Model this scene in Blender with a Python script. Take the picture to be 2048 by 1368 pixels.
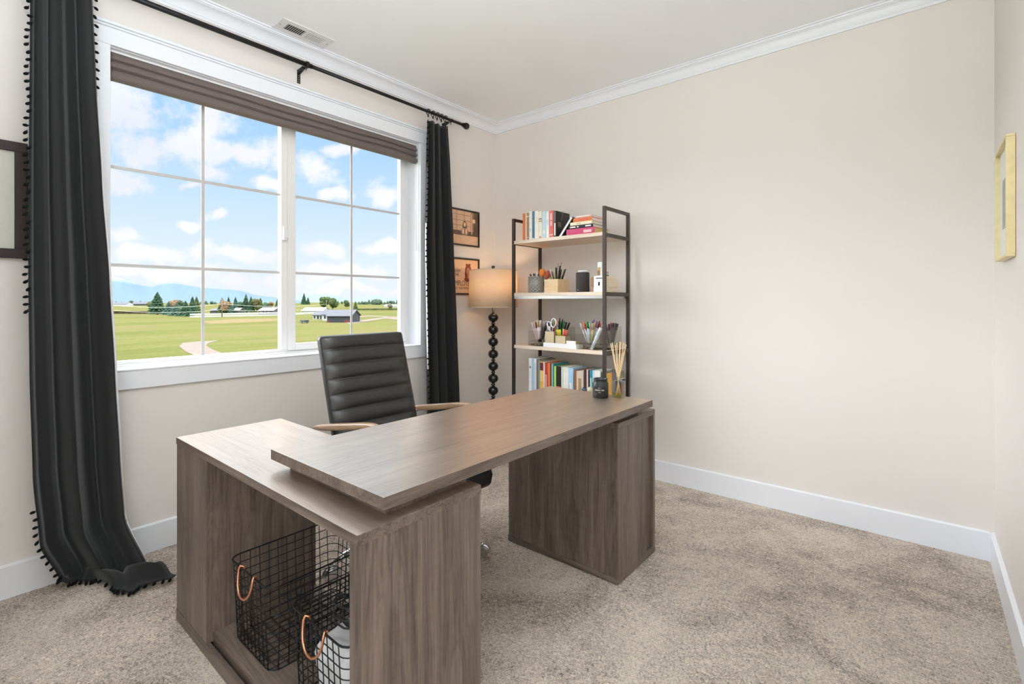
import bpy, bmesh, math, random
from mathutils import Vector, Matrix

for o in list(bpy.data.objects):
    bpy.data.objects.remove(o)
SC = bpy.context.scene
COL = SC.collection

# ------------------------------------------------------------------ camera
FPX = 979.0; CX = 1024.0; HY = 604.0; YAW = math.atan2(821.0, 979.0)
CAM = (2.8273, -3.1418, 1.19)
FW = (-math.sin(YAW), math.cos(YAW)); RT = (math.cos(YAW), math.sin(YAW))
cam = bpy.data.cameras.new('camera'); camo = bpy.data.objects.new('camera', cam); COL.objects.link(camo)
camo.location = CAM; camo.rotation_euler = (math.pi/2, 0, YAW)
cam.sensor_fit = 'HORIZONTAL'; cam.sensor_width = 36.0; cam.lens = 36.0*FPX/2048.0
cam.shift_y = (HY-684.0)/2048.0; cam.clip_start = 0.05; cam.clip_end = 30000
SC.camera = camo

def at(px, py, x=None, y=None, z=None):
    """the point of the room (or the fields) seen at a place of the photograph, on a given plane"""
    u = (px-CX)/FPX; v = (HY-py)/FPX
    d = (FW[0]+u*RT[0], FW[1]+u*RT[1], v)
    t = (x-CAM[0])/d[0] if x is not None else (y-CAM[1])/d[1] if y is not None else (z-CAM[2])/d[2]
    return Vector((CAM[0]+t*d[0], CAM[1]+t*d[1], CAM[2]+t*d[2]))

# ------------------------------------------------------------------ exposure
SC.view_settings.view_transform = 'Standard'; SC.view_settings.look = 'None'
SC.view_settings.exposure = 0.20; SC.view_settings.gamma = 1.0
SC.view_settings.use_curve_mapping = False
SC.cycles.max_bounces = 12; SC.cycles.diffuse_bounces = 8; SC.cycles.transparent_max_bounces = 16
SC.cycles.sample_clamp_indirect = 6.0

# ------------------------------------------------------------------ sky
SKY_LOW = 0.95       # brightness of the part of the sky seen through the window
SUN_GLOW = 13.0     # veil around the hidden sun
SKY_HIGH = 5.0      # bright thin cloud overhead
world = bpy.data.worlds.new('sky'); SC.world = world; world.use_nodes = True
wn = world.node_tree.nodes; wl = world.node_tree.links
wn.clear()
def wmath(op, a, b=None, c=None, clamp=False):
    n = wn.new('ShaderNodeMath'); n.operation = op; n.use_clamp = clamp
    for i, v in enumerate((a, b, c)):
        if v is None: continue
        if isinstance(v, (int, float)): n.inputs[i].default_value = v
        else: wl.new(v, n.inputs[i])
    return n.outputs[0]
def wdot(vec, c):
    n = wn.new('ShaderNodeVectorMath'); n.operation = 'DOT_PRODUCT'; wl.new(vec, n.inputs[0]); n.inputs[1].default_value = c
    return n.outputs['Value']
def wmix(fac, a, b):
    n = wn.new('ShaderNodeMix'); n.data_type = 'RGBA'
    for s, v in ((0, fac), (6, a), (7, b)):
        if isinstance(v, tuple): n.inputs[s].default_value = v
        elif isinstance(v, (int, float)): n.inputs[s].default_value = v
        else: wl.new(v, n.inputs[s])
    return n.outputs[2]
def wsmooth(x, a, b, lo=0.0, hi=1.0):
    n = wn.new('ShaderNodeMapRange'); n.interpolation_type = 'SMOOTHSTEP'; wl.new(x, n.inputs[0])
    n.inputs[1].default_value = a; n.inputs[2].default_value = b; n.inputs[3].default_value = lo; n.inputs[4].default_value = hi
    return n.outputs[0]
tc = wn.new('ShaderNodeTexCoord'); D = tc.outputs['Generated']
dF = wmath('MAXIMUM', wdot(D, (FW[0], FW[1], 0)), 0.02)
dR = wdot(D, (RT[0], RT[1], 0)); dZ = wdot(D, (0, 0, 1))
SU = wmath('DIVIDE', dR, dF); SV = wmath('DIVIDE', dZ, dF)
cmb = wn.new('ShaderNodeCombineXYZ'); wl.new(SU, cmb.inputs[0]); wl.new(SV, cmb.inputs[1])
nz = wn.new('ShaderNodeTexNoise'); nz.inputs['Scale'].default_value = 13.0; nz.inputs['Detail'].default_value = 8.0; nz.inputs['Roughness'].default_value = 0.62
wl.new(cmb.outputs[0], nz.inputs['Vector'])
nz2 = wn.new('ShaderNodeTexNoise'); nz2.inputs['Scale'].default_value = 3.2; nz2.inputs['Detail'].default_value = 4.0
wl.new(cmb.outputs[0], nz2.inputs['Vector'])
# heaps of cloud: place and size in the sky (tangent units)
CLOUDS = [(250, 220, 105, 85), (300, 290, 90, 48), (240, 372, 62, 34), (392, 290, 42, 44), (455, 305, 100, 38), (440, 235, 60, 48),
          (420, 345, 42, 24), (560, 310, 40, 42), (540, 362, 45, 20), (432, 437, 25, 18), (385, 458, 28, 14), (632, 330, 42, 48),
          (665, 388, 36, 18), (700, 292, 50, 20), (770, 385, 50, 26), (780, 290, 40, 10), (640, 500, 60, 16), (755, 492, 60, 18),
          (250, 470, 45, 16), (480, 512, 110, 18), (300, 512, 90, 22), (660, 540, 110, 22), (340, 545, 170, 16), (700, 575, 150, 12), (520, 560, 150, 16), (380, 372, 30, 8)]
wz = wn.new('ShaderNodeTexNoise'); wz.inputs['Scale'].default_value = 11.0; wz.inputs['Detail'].default_value = 5.0; wl.new(cmb.outputs[0], wz.inputs['Vector'])
wsb = wn.new('ShaderNodeVectorMath'); wsb.operation = 'SUBTRACT'; wl.new(wz.outputs['Color'], wsb.inputs[0]); wsb.inputs[1].default_value = (0.5, 0.5, 0.5)
wsc = wn.new('ShaderNodeVectorMath'); wsc.operation = 'MULTIPLY'; wl.new(wsb.outputs[0], wsc.inputs[0]); wsc.inputs[1].default_value = (0.11, 0.07, 0)
wad = wn.new('ShaderNodeVectorMath'); wad.operation = 'ADD'; wl.new(cmb.outputs[0], wad.inputs[0]); wl.new(wsc.outputs[0], wad.inputs[1])
best = None
for cx_, cy_, rx, ry in CLOUDS:
    s1 = wn.new('ShaderNodeVectorMath'); s1.operation = 'SUBTRACT'; wl.new(wad.outputs[0], s1.inputs[0])
    s1.inputs[1].default_value = ((cx_-CX)/FPX, (HY-cy_)/FPX, 0)
    s2 = wn.new('ShaderNodeVectorMath'); s2.operation = 'MULTIPLY'; wl.new(s1.outputs[0], s2.inputs[0])
    s2.inputs[1].default_value = (FPX/rx, FPX/ry, 0)
    s3 = wn.new('ShaderNodeVectorMath'); s3.operation = 'LENGTH'; wl.new(s2.outputs[0], s3.inputs[0])
    v = wmath('SUBTRACT', 1.0, s3.outputs['Value'])
    best = v if best is None else wmath('MAXIMUM', best, v)
best = wmath('MAXIMUM', best, -1.0)
cl = wmath('ADD', best, wmath('MULTIPLY', wmath('SUBTRACT', nz.outputs[0], 0.5), 2.6))
cl = wsmooth(cl, -0.12, 0.62)
el = wmath('ARCSINE', dZ)
blue = wmix(wsmooth(el, 0.05, 0.38), (0.68, 0.82, 0.93, 1), (0.36, 0.62, 0.90, 1))
blue = wmix(wsmooth(el, -0.02, 0.16, 0.75, 0.0), blue, (0.84, 0.88, 0.93, 1))
ccol = wmix(wsmooth(nz2.outputs[0], 0.35, 0.65), (0.80, 0.83, 0.90, 1), (0.95, 0.95, 0.96, 1))
sky = wmix(wmath('MULTIPLY', cl, 0.93), blue, ccol)
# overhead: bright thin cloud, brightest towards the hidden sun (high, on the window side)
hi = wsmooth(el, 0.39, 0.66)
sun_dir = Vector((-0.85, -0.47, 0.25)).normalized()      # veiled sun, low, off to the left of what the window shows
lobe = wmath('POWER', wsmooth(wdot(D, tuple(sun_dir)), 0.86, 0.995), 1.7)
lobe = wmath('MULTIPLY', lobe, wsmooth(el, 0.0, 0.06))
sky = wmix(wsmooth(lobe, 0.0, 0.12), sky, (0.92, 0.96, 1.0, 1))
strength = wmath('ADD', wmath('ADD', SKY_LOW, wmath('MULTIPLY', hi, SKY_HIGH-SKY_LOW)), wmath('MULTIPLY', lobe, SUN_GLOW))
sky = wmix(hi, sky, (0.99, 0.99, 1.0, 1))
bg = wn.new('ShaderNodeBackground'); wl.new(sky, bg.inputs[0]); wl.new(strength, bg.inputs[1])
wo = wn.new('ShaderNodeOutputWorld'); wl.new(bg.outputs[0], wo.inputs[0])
world.cycles.sampling_method = 'MANUAL'; world.cycles.sample_map_resolution = 1024

# ------------------------------------------------------------------ added fill lights
def area(name, loc, rot, size, power, color=(1, 1, 1), sy=None):
    l = bpy.data.lights.new(name, 'AREA'); l.energy = power; l.color = color; l.size = size
    if sy: l.shape = 'RECTANGLE'; l.size_y = sy
    else: l.shape = 'DISK'
    o = bpy.data.objects.new(name, l); COL.objects.link(o); o.location = loc; o.rotation_euler = rot
    return o
pl = bpy.data.lights.new('overhead_fill_light', 'POINT'); pl.energy = 10.0; pl.color = (0.88, 0.95, 1.0); pl.shadow_soft_size = 0.16
plo = bpy.data.objects.new('overhead_fill_light', pl); COL.objects.link(plo); plo.location = (2.0, -2.35, 2.30)   # unseen fill light added above the frame
area('rear_fill_light', (2.2, -5.4, 1.3), (math.radians(110), 0, 0), 1.7, 9.0, (0.88, 0.95, 1.0), 1.6)  # fill added behind the camera to brighten the room

area('upward_fill_light', (2.35, -3.25, 1.75), (math.pi, 0, 0), 0.5, 56.0, (0.86, 0.94, 1.0))   # added fill behind the camera, aimed up to lighten the ceiling

# ------------------------------------------------------------------ materials
MATS = {}
def newmat(name):
    m = bpy.data.materials.new(name); m.use_nodes = True
    nt = m.node_tree; b = nt.nodes['Principled BSDF']
    return m, nt, b
def C4(c): return (c[0], c[1], c[2], 1.0)
def srgb(r, g, b):
    f = lambda v: ((v/255.0+0.055)/1.055)**2.4 if v/255.0 > 0.04045 else v/255.0/12.92
    return (f(r), f(g), f(b))
def simple(name, col, rough=0.6, metal=0.0, var=0.06, scale=30.0, spec=0.5, bump=0.0, sheen=0.0):
    """plain surface with a faint procedural mottling"""
    if name in MATS: return MATS[name]
    m, nt, b = newmat(name)
    n = nt.nodes.new('ShaderNodeTexNoise'); n.inputs['Scale'].default_value = scale; n.inputs['Detail'].default_value = 4
    t = nt.nodes.new('ShaderNodeTexCoord'); nt.links.new(t.outputs['Object'], n.inputs['Vector'])
    r = nt.nodes.new('ShaderNodeValToRGB')
    r.color_ramp.elements[0].position = 0.3; r.color_ramp.elements[1].position = 0.7
    r.color_ramp.elements[0].color = C4([max(0, c*(1-var)) for c in col]); r.color_ramp.elements[1].color = C4([min(1, c*(1+var)) for c in col])
    nt.links.new(n.outputs[0], r.inputs[0]); nt.links.new(r.outputs[0], b.inputs['Base Color'])
    b.inputs['Roughness'].default_value = rough; b.inputs['Metallic'].default_value = metal
    b.inputs['Specular IOR Level'].default_value = spec
    if sheen: b.inputs['Sheen Weight'].default_value = sheen; b.inputs['Sheen Roughness'].default_value = 0.4
    if bump:
        bp = nt.nodes.new('ShaderNodeBump'); bp.inputs['Strength'].default_value = bump; bp.inputs['Distance'].default_value = 0.01
        nt.links.new(n.outputs[0], bp.inputs['Height']); nt.links.new(bp.outputs[0], b.inputs['Normal'])
    MATS[name] = m
    return m
def wood(name, axis, dark, mid, light, rough=0.45, spec=0.5, scale=1.0, ior=1.5, coat=0.0):
    """sawn oak print: long streaks, arches and short pores running along one axis"""
    if name in MATS: return MATS[name]
    m, nt, b = newmat(name); L = nt.links.new; N = nt.nodes.new
    t = N('ShaderNodeTexCoord')
    def mp(across, along):
        k = N('ShaderNodeMapping'); s = [across*scale]*3; s[axis] = along*scale
        k.inputs['Scale'].default_value = s; L(t.outputs['Object'], k.inputs[0]); return k.outputs[0]
    def nse(vec, detail, rough_=0.6, dist=0.0):
        n = N('ShaderNodeTexNoise'); n.inputs['Scale'].default_value = 1.0; n.inputs['Detail'].default_value = detail
        n.inputs['Roughness'].default_value = rough_; n.inputs['Distortion'].default_value = dist; L(vec, n.inputs['Vector']); return n.outputs[0]
    big = nse(mp(11, 1.1), 3, 0.5, 1.6)
    streak = nse(mp(105, 2.6), 6, 0.72, 0.5)
    fine = nse(mp(330, 9), 3, 0.6)
    cross = nse(mp(14, 60), 4, 0.7)
    def mth(op, a, bb):
        n = N('ShaderNodeMath'); n.operation = op
        for i, v in enumerate((a, bb)):
            if isinstance(v, float): n.inputs[i].default_value = v
            else: L(v, n.inputs[i])
        return n.outputs[0]
    rings = mth('ABSOLUTE', mth('SINE', mth('MULTIPLY', big, 26.0), 0.0), 0.0)
    v = mth('ADD', mth('MULTIPLY', big, 0.46), mth('MULTIPLY', streak, 0.52))
    v = mth('ADD', v, mth('MULTIPLY', fine, 0.26))
    v = mth('ADD', v, mth('MULTIPLY', rings, 0.07))
    v = mth('ADD', v, mth('MULTIPLY', cross, 0.08))
    r = N('ShaderNodeValToRGB'); e = r.color_ramp.elements
    e[0].position = 0.50; e[0].color = C4(dark); e[1].position = 0.86; e[1].color = C4(light)
    k = e.new(0.66); k.color = C4(mid)
    L(v, r.inputs[0]); L(r.outputs[0], b.inputs['Base Color'])
    b.inputs['Roughness'].default_value = rough; b.inputs['Specular IOR Level'].default_value = spec
    if coat:          # satin lacquer: reflects strongly at a low angle
        b.inputs['Specular IOR Level'].default_value = 0.0
        gl = N('ShaderNodeBsdfGlossy'); gl.inputs[0].default_value = (1.0, 0.86, 0.74, 1); gl.inputs['Roughness'].default_value = rough
        lw = N('ShaderNodeLayerWeight'); lw.inputs[0].default_value = 0.5
        pw = N('ShaderNodeMath'); pw.operation = 'POWER'; L(lw.outputs['Facing'], pw.inputs[0]); pw.inputs[1].default_value = 2.0
        mu = N('ShaderNodeMath'); mu.operation = 'MULTIPLY_ADD'; L(pw.outputs[0], mu.inputs[0]); mu.inputs[1].default_value = 1.25*coat; mu.inputs[2].default_value = 0.03; mu.use_clamp = True
        gv = N('ShaderNodeMapRange'); L(v, gv.inputs[0]); gv.inputs[1].default_value = 0.5; gv.inputs[2].default_value = 0.85; gv.inputs[3].default_value = 0.86; gv.inputs[4].default_value = 1.05
        mg = N('ShaderNodeMath'); mg.operation = 'MULTIPLY'; mg.use_clamp = True; L(mu.outputs[0], mg.inputs[0]); L(gv.outputs[0], mg.inputs[1]); mu = mg
        ms = N('ShaderNodeMixShader'); L(mu.outputs[0], ms.inputs[0]); L(b.outputs[0], ms.inputs[1]); L(gl.outputs[0], ms.inputs[2]); L(ms.outputs[0], nt.nodes['Material Output'].inputs[0])
    bp = N('ShaderNodeBump'); bp.inputs['Strength'].default_value = 0.12; bp.inputs['Distance'].default_value = 0.002
    L(fine, bp.inputs['Height']); L(bp.outputs[0], b.inputs['Normal'])
    MATS[name] = m
    return m
OAK = ((0.056, 0.039, 0.030), (0.128, 0.095, 0.077), (0.225, 0.175, 0.143))
oak = [wood('grey_oak_'+'xyz'[i], i, *OAK) for i in range(3)]
oak_top = wood('grey_oak_desktop', 1, *[tuple(c*1.1 for c in k) for k in OAK], rough=0.33, coat=1.0)
oak_top_x = wood('grey_oak_side_top', 0, *[tuple(c*1.1 for c in k) for k in OAK], rough=0.33, coat=1.0)
shelf_wood = wood('pale_ash', 0, (0.58, 0.45, 0.34), (0.70, 0.57, 0.45), (0.80, 0.69, 0.57), rough=0.5)
arm_wood = wood('walnut_arm', 0, (0.25, 0.15, 0.09), (0.36, 0.23, 0.14), (0.48, 0.33, 0.21), rough=0.3)
pine = wood('light_pine', 0, (0.62, 0.42, 0.22), (0.72, 0.52, 0.30), (0.80, 0.62, 0.38), rough=0.5)

def wallmat(name, col):
    m, nt, b = newmat(name); L = nt.links.new; N = nt.nodes.new
    t = N('ShaderNodeTexCoord'); n = N('ShaderNodeTexNoise'); n.inputs['Scale'].default_value = 140; n.inputs['Detail'].default_value = 3
    L(t.outputs['Object'], n.inputs['Vector'])
    n2 = N('ShaderNodeTexNoise'); n2.inputs['Scale'].default_value = 1.5; L(t.outputs['Object'], n2.inputs['Vector'])
    r = N('ShaderNodeValToRGB'); r.color_ramp.elements[0].color = C4([c*0.985 for c in col]); r.color_ramp.elements[1].color = C4([min(1, c*1.015) for c in col])
    L(n2.outputs[0], r.inputs[0]); L(r.outputs[0], b.inputs['Base Color']); b.inputs['Roughness'].default_value = 0.75
    b.inputs['Specular IOR Level'].default_value = 0.3
    bp = N('ShaderNodeBump'); bp.inputs['Strength'].default_value = 0.08; bp.inputs['Distance'].default_value = 0.003
    L(n.outputs[0], bp.inputs['Height']); L(bp.outputs[0], b.inputs['Normal'])
    return m
wall_m = wallmat('beige_wall_paint', (0.76, 0.72, 0.683))
ceil_m = wallmat('white_ceiling_paint', (0.90, 0.92, 0.94))
trim_m = simple('white_trim_paint', (0.80, 0.82, 0.86), 0.4, var=0.01, scale=4)
vinyl_m = simple('white_vinyl', (0.82, 0.82, 0.82), 0.35, var=0.01, scale=5)
grid_m = simple('grey_grid_bar', (0.55, 0.54, 0.53), 0.4, var=0.02)

def carpetmat():
    m, nt, b = newmat('beige_carpet'); L = nt.links.new; N = nt.nodes.new
    t = N('ShaderNodeTexCoord')
    def nse(s, d, r=0.6, dist=0.0):
        n = N('ShaderNodeTexNoise'); n.inputs['Scale'].default_value = s; n.inputs['Detail'].default_value = d; n.inputs['Roughness'].default_value = r
        n.inputs['Distortion'].default_value = dist; L(t.outputs['Object'], n.inputs['Vector']); return n.outputs[0]
    a = nse(95, 4, 0.75, 1.6); c = nse(2.6, 5, 0.62, 0.8); f = nse(300, 2, 0.6)
    mx = N('ShaderNodeMath'); mx.operation = 'MULTIPLY_ADD'; L(c, mx.inputs[0]); mx.inputs[1].default_value = 0.44; L(a, mx.inputs[2])
    mx2 = N('ShaderNodeMath'); mx2.operation = 'MULTIPLY_ADD'; L(f, mx2.inputs[0]); mx2.inputs[1].default_value = 0.35; L(mx.outputs[0], mx2.inputs[2])
    r = N('ShaderNodeValToRGB'); e = r.color_ramp.elements
    e[0].position = 0.74; e[0].color = C4((0.150, 0.105, 0.076)); e[1].position = 1.0; e[1].color = C4((0.95, 0.82, 0.69))
    k = e.new(0.86); k.color = C4((0.56, 0.455, 0.37))
    mx3 = N('ShaderNodeMath'); mx3.operation = 'ADD'; L(mx2.outputs[0], mx3.inputs[0]); mx3.inputs[1].default_value = 0.0; L(mx3.outputs[0], r.inputs[0]); L(r.outputs[0], b.inputs['Base Color']); b.inputs['Roughness'].default_value = 0.95
    b.inputs['Specular IOR Level'].default_value = 0.1; b.inputs['Sheen Weight'].default_value = 0.25
    bp = N('ShaderNodeBump'); bp.inputs['Strength'].default_value = 0.9; bp.inputs['Distance'].default_value = 0.012
    L(mx2.outputs[0], bp.inputs['Height']); L(bp.outputs[0], b.inputs['Normal'])
    return m
carpet_m = carpetmat()

def clothmat(name, col, sheen=0.3, rough=0.85, weave=900):
    m, nt, b = newmat(name); L = nt.links.new; N = nt.nodes.new
    t = N('ShaderNodeTexCoord'); n = N('ShaderNodeTexNoise'); n.inputs['Scale'].default_value = weave; n.inputs['Detail'].default_value = 2
    L(t.outputs['Object'], n.inputs['Vector'])
    r = N('ShaderNodeValToRGB'); r.color_ramp.elements[0].color = C4([c*0.8 for c in col]); r.color_ramp.elements[1].color = C4([min(1, c*1.2) for c in col])
    L(n.outputs[0], r.inputs[0]); L(r.outputs[0], b.inputs['Base Color'])
    b.inputs['Roughness'].default_value = rough; b.inputs['Sheen Weight'].default_value = sheen; b.inputs['Specular IOR Level'].default_value = 0.2
    bp = N('ShaderNodeBump'); bp.inputs['Strength'].default_value = 0.15; bp.inputs['Distance'].default_value = 0.002
    L(n.outputs[0], bp.inputs['Height']); L(bp.outputs[0], b.inputs['Normal'])
    return m
curtain_m = clothmat('black_curtain', (0.015, 0.016, 0.0165), 0.20, 0.75)
pom_m = simple('black_pompom', (0.008, 0.008, 0.009), 0.9, spec=0.1)
blind_m = clothmat('brown_grey_blind', (0.165, 0.130, 0.120), 0.2, 0.8, 260)
black_metal = simple('black_metal', (0.012, 0.012, 0.013), 0.45, 0.3)
shelf_metal = simple('bronze_metal', (0.085, 0.070, 0.060), 0.36, 0.7)
leather = simple('charcoal_leather', (0.022, 0.022, 0.0215), 0.38, var=0.12, scale=60, bump=0.06, spec=0.6)
chrome = simple('chrome', (0.75, 0.75, 0.76), 0.12, 1.0, var=0.02)
steel = simple('brushed_steel', (0.55, 0.54, 0.53), 0.35, 1.0, var=0.03)
black_gloss = simple('glossy_black', (0.010, 0.010, 0.011), 0.12, spec=0.7)
copper = simple('copper', (0.80, 0.36, 0.20), 0.28, 1.0, var=0.05)
paper = simple('page_paper', (0.78, 0.74, 0.66), 0.8, var=0.1, scale=200)
yellow_paper = simple('yellowed_pages', (0.70, 0.50, 0.20), 0.8, var=0.12, scale=200)
white_m = simple('white_card', (0.80, 0.80, 0.79), 0.6, var=0.02)
gold_m = simple('brushed_gold', (0.55, 0.45, 0.28), 0.45, 0.5, var=0.08, scale=120)
dark_plastic = simple('dark_plastic', (0.02, 0.02, 0.022), 0.4)
def glassmat(name, col=(1, 1, 1), rough=0.0, alpha=0.15, ior=1.45):
    m = bpy.data.materials.new(name); m.use_nodes = True; nt = m.node_tree; nt.nodes.clear(); N = nt.nodes.new; L = nt.links.new
    tr = N('ShaderNodeBsdfTransparent'); tr.inputs[0].default_value = C4(col)
    gl = N('ShaderNodeBsdfGlossy'); gl.inputs['Roughness'].default_value = rough
    lw = N('ShaderNodeLayerWeight'); lw.inputs[0].default_value = 0.5; fr = N('ShaderNodeMath'); fr.operation = 'POWER'; L(lw.outputs['Facing'], fr.inputs[0]); fr.inputs[1].default_value = 3.0
    tcn = N('ShaderNodeTexCoord'); nn = N('ShaderNodeTexNoise'); nn.inputs['Scale'].default_value = 2.0; L(tcn.outputs['Object'], nn.inputs['Vector'])
    ma = N('ShaderNodeMath'); ma.operation = 'MULTIPLY'; L(fr.outputs[0], ma.inputs[0])
    mb = N('ShaderNodeMath'); mb.operation = 'MULTIPLY_ADD'; L(nn.outputs[0], mb.inputs[0]); mb.inputs[1].default_value = 0.1; mb.inputs[2].default_value = alpha
    L(mb.outputs[0], ma.inputs[1])
    mx = N('ShaderNodeMixShader'); L(ma.outputs[0], mx.inputs[0]); L(tr.outputs[0], mx.inputs[1]); L(gl.outputs[0], mx.inputs[2])
    o = N('ShaderNodeOutputMaterial'); L(mx.outputs[0], o.inputs[0])
    return m
pane_m = glassmat('window_glass', (1, 1, 1), 0.0, 0.12)
acrylic = glassmat('clear_acrylic', (0.93, 0.925, 0.91), 0.05, 0.5)
oil_m = glassmat('pale_yellow_oil', (0.93, 0.90, 0.55), 0.02, 0.5)
bottle_m = glassmat('clear_bottle_glass', (0.84, 0.87, 0.83), 0.06, 1.3)

# ------------------------------------------------------------------ mesh helpers
def bm_box(bm, x0, x1, y0, y1, z0, z1, mi=0):
    vs = [bm.verts.new(p) for p in ((x0, y0, z0), (x1, y0, z0), (x1, y1, z0), (x0, y1, z0), (x0, y0, z1), (x1, y0, z1), (x1, y1, z1), (x0, y1, z1))]
    for f in ((3, 2, 1, 0), (4, 5, 6, 7), (0, 1, 5, 4), (1, 2, 6, 5), (2, 3, 7, 6), (3, 0, 4, 7)):
        fc = bm.faces.new([vs[i] for i in f]); fc.material_index = mi
    return vs
def bm_tube(bm, pts, r, seg=8, closed=False, cap=True, mi=0):
    """round bar along a path; r is one radius or one per point"""
    pts = [Vector(p) for p in pts]; n = len(pts); rings = []
    rs = r if isinstance(r, (list, tuple)) else [r]*n
    prev = None
    for i, p in enumerate(pts):
        if closed: d = pts[(i+1) % n]-pts[i-1]
        else: d = pts[min(i+1, n-1)]-pts[max(i-1, 0)]
        if d.length < 1e-9: d = Vector((0, 0, 1))
        d.normalize()
        if prev is None:
            a = Vector((0, 0, 1)) if abs(d.z) < 0.9 else Vector((1, 0, 0))
            u = d.cross(a).normalized()
        else:
            u = (prev-d*prev.dot(d))
            u = u.normalized() if u.length > 1e-6 else d.orthogonal().normalized()
        prev = u; w = d.cross(u)
        rings.append([bm.verts.new(p+(u*math.cos(2*math.pi*k/seg)+w*math.sin(2*math.pi*k/seg))*rs[i]) for k in range(seg)])
    m = n if closed else n-1
    for i in range(m):
        a, b = rings[i], rings[(i+1) % n]
        for k in range(seg):
            f = bm.faces.new((a[k], a[(k+1) % seg], b[(k+1) % seg], b[k])); f.smooth = True; f.material_index = mi
    if cap and not closed:
        f = bm.faces.new(rings[0][::-1]); f.material_index = mi
        f = bm.faces.new(rings[-1]); f.material_index = mi
def bm_lathe(bm, prof, cx, cy, seg=32, mi=0, smooth=True):
    """profile (radius, z) turned about a vertical axis"""
    rings = []
    for r, z in prof:
        rings.append([bm.verts.new((cx+r*math.cos(2*math.pi*k/seg), cy+r*math.sin(2*math.pi*k/seg), z)) for k in range(seg)] if r > 1e-5 else [bm.verts.new((cx, cy, z))])
    for a, b in zip(rings, rings[1:]):
        for k in range(seg):
            if len(a) == 1 and len(b) == 1: continue
            if len(a) == 1: vs = (a[0], b[(k+1) % seg], b[k])
            elif len(b) == 1: vs = (a[k], a[(k+1) % seg], b[0])
            else: vs = (a[k], a[(k+1) % seg], b[(k+1) % seg], b[k])
            f = bm.faces.new(vs); f.smooth = smooth; f.material_index = mi
def bm_ball(bm, c, r, sub=2, mi=0, sc=(1, 1, 1)):
    g = bmesh.ops.create_icosphere(bm, subdivisions=sub, radius=r, matrix=Matrix.Translation(c) @ Matrix.Diagonal((*sc, 1)))
    for v in g['verts']:
        for f in v.link_faces: f.smooth = True; f.material_index = mi
def bm_prism(bm, prof, a0, a1, axis, mi=0, smooth=False):
    """closed 2-D profile pulled along an axis; profile is in the other two axes in x,y,z order"""
    def P(q, a):
        q = list(q); q.insert(axis, a); return q
    A = [bm.verts.new(P(q, a0)) for q in prof]; B = [bm.verts.new(P(q, a1)) for q in prof]
    n = len(prof)
    for i in range(n):
        f = bm.faces.new((A[i], A[(i+1) % n], B[(i+1) % n], B[i])); f.material_index = mi; f.smooth = smooth
    bm.faces.new(A[::-1]).material_index = mi; bm.faces.new(B).material_index = mi
def bm_quad(bm, pts, mi=0):
    f = bm.faces.new([bm.verts.new(p) for p in pts]); f.material_index = mi
def org(o):
    v = Vector((0, 0, 0))
    while o is not None: v = v+o.location; o = o.parent
    return v
def obj(name, bm, mats, parent=None, origin=None, bevel=0.0, label=None, recalc=True):
    """links a bmesh given in room coordinates as ONE object"""
    if recalc: bmesh.ops.recalc_face_normals(bm, faces=bm.faces)
    base = org(parent) if parent is not None else Vector(origin or (0, 0, 0))
    if base.length: bmesh.ops.translate(bm, verts=bm.verts, vec=-base)
    me = bpy.data.meshes.new(name); bm.to_mesh(me); bm.free()
    for m in (mats if isinstance(mats, (list, tuple)) else [mats]): me.materials.append(m)
    o = bpy.data.objects.new(name, me); COL.objects.link(o)
    if parent is not None: o.parent = parent
    elif origin: o.location = origin
    if bevel:
        md = o.modifiers.new('bevel', 'BEVEL'); md.width = bevel; md.segments = 2; md.limit_method = 'ANGLE'; md.angle_limit = math.radians(40)
    if label: o['label'] = label
    return o
def box(name, x0, x1, y0, y1, z0, z1, mat, parent=None, bevel=0.0, label=None, origin=None):
    bm = bmesh.new(); bm_box(bm, x0, x1, y0, y1, z0, z1)
    return obj(name, bm, mat, parent, origin, bevel, label)
def thing(name, label, cat, loc, group=None, rot=None):
    o = bpy.data.objects.new(name, None); COL.objects.link(o); o.location = loc; o.empty_display_size = 0.1
    if rot: o.rotation_euler = rot
    o['label'] = label; o['category'] = cat
    if group: o['group'] = group
    return o
def tag(o, label, cat, group=None, kind=None):
    o['label'] = label; o['category'] = cat
    if group: o['group'] = group
    if kind: o['kind'] = kind
    return o
def struct(o, label=None):
    o['kind'] = 'structure'
    if label: o['label'] = label
    return o
BM = bmesh.new

# ================================================================== THE ROOM
RX = 3.08; YN = -3.42; CH = 2.71       # right wall, near wall, ceiling height
WY0, WY1, WZ0, WZ1 = -2.613, -0.831, 0.871, 2.352   # window opening
struct(box('floor', -0.2, RX+0.2, -7.2, 0.15, -0.12, 0.0, carpet_m), 'beige cut pile carpet')
struct(box('ceiling', -0.2, RX+0.2, -7.2, 0.15, CH, CH+0.12, ceil_m), 'plain white ceiling')
bm = BM()
bm_box(bm, -0.17, 0, YN-0.12, WY0, 0, CH); bm_box(bm, -0.17, 0, WY1, 0.12, 0, CH)
bm_box(bm, -0.17, 0, WY0, WY1, 0, WZ0); bm_box(bm, -0.17, 0, WY0, WY1, WZ1, CH)
struct(obj('wall_left', bm, wall_m), 'beige wall around the window')
struct(box('wall_back', 0, RX, 0, 0.12, 0, CH, wall_m), 'bare beige wall behind the shelf unit')
struct(box('wall_right', RX, RX+0.12, -7.2, 0.12, 0, CH, wall_m), 'sliver of beige wall at right')
bm = BM()
bm_box(bm, -0.17, 1.3, YN-0.12, YN, 0, CH); bm_box(bm, 1.3, RX, YN-0.12, YN, 2.35, CH)
struct(obj('wall_near', bm, wall_m), 'beige wall with the wide opening behind the camera')
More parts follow.
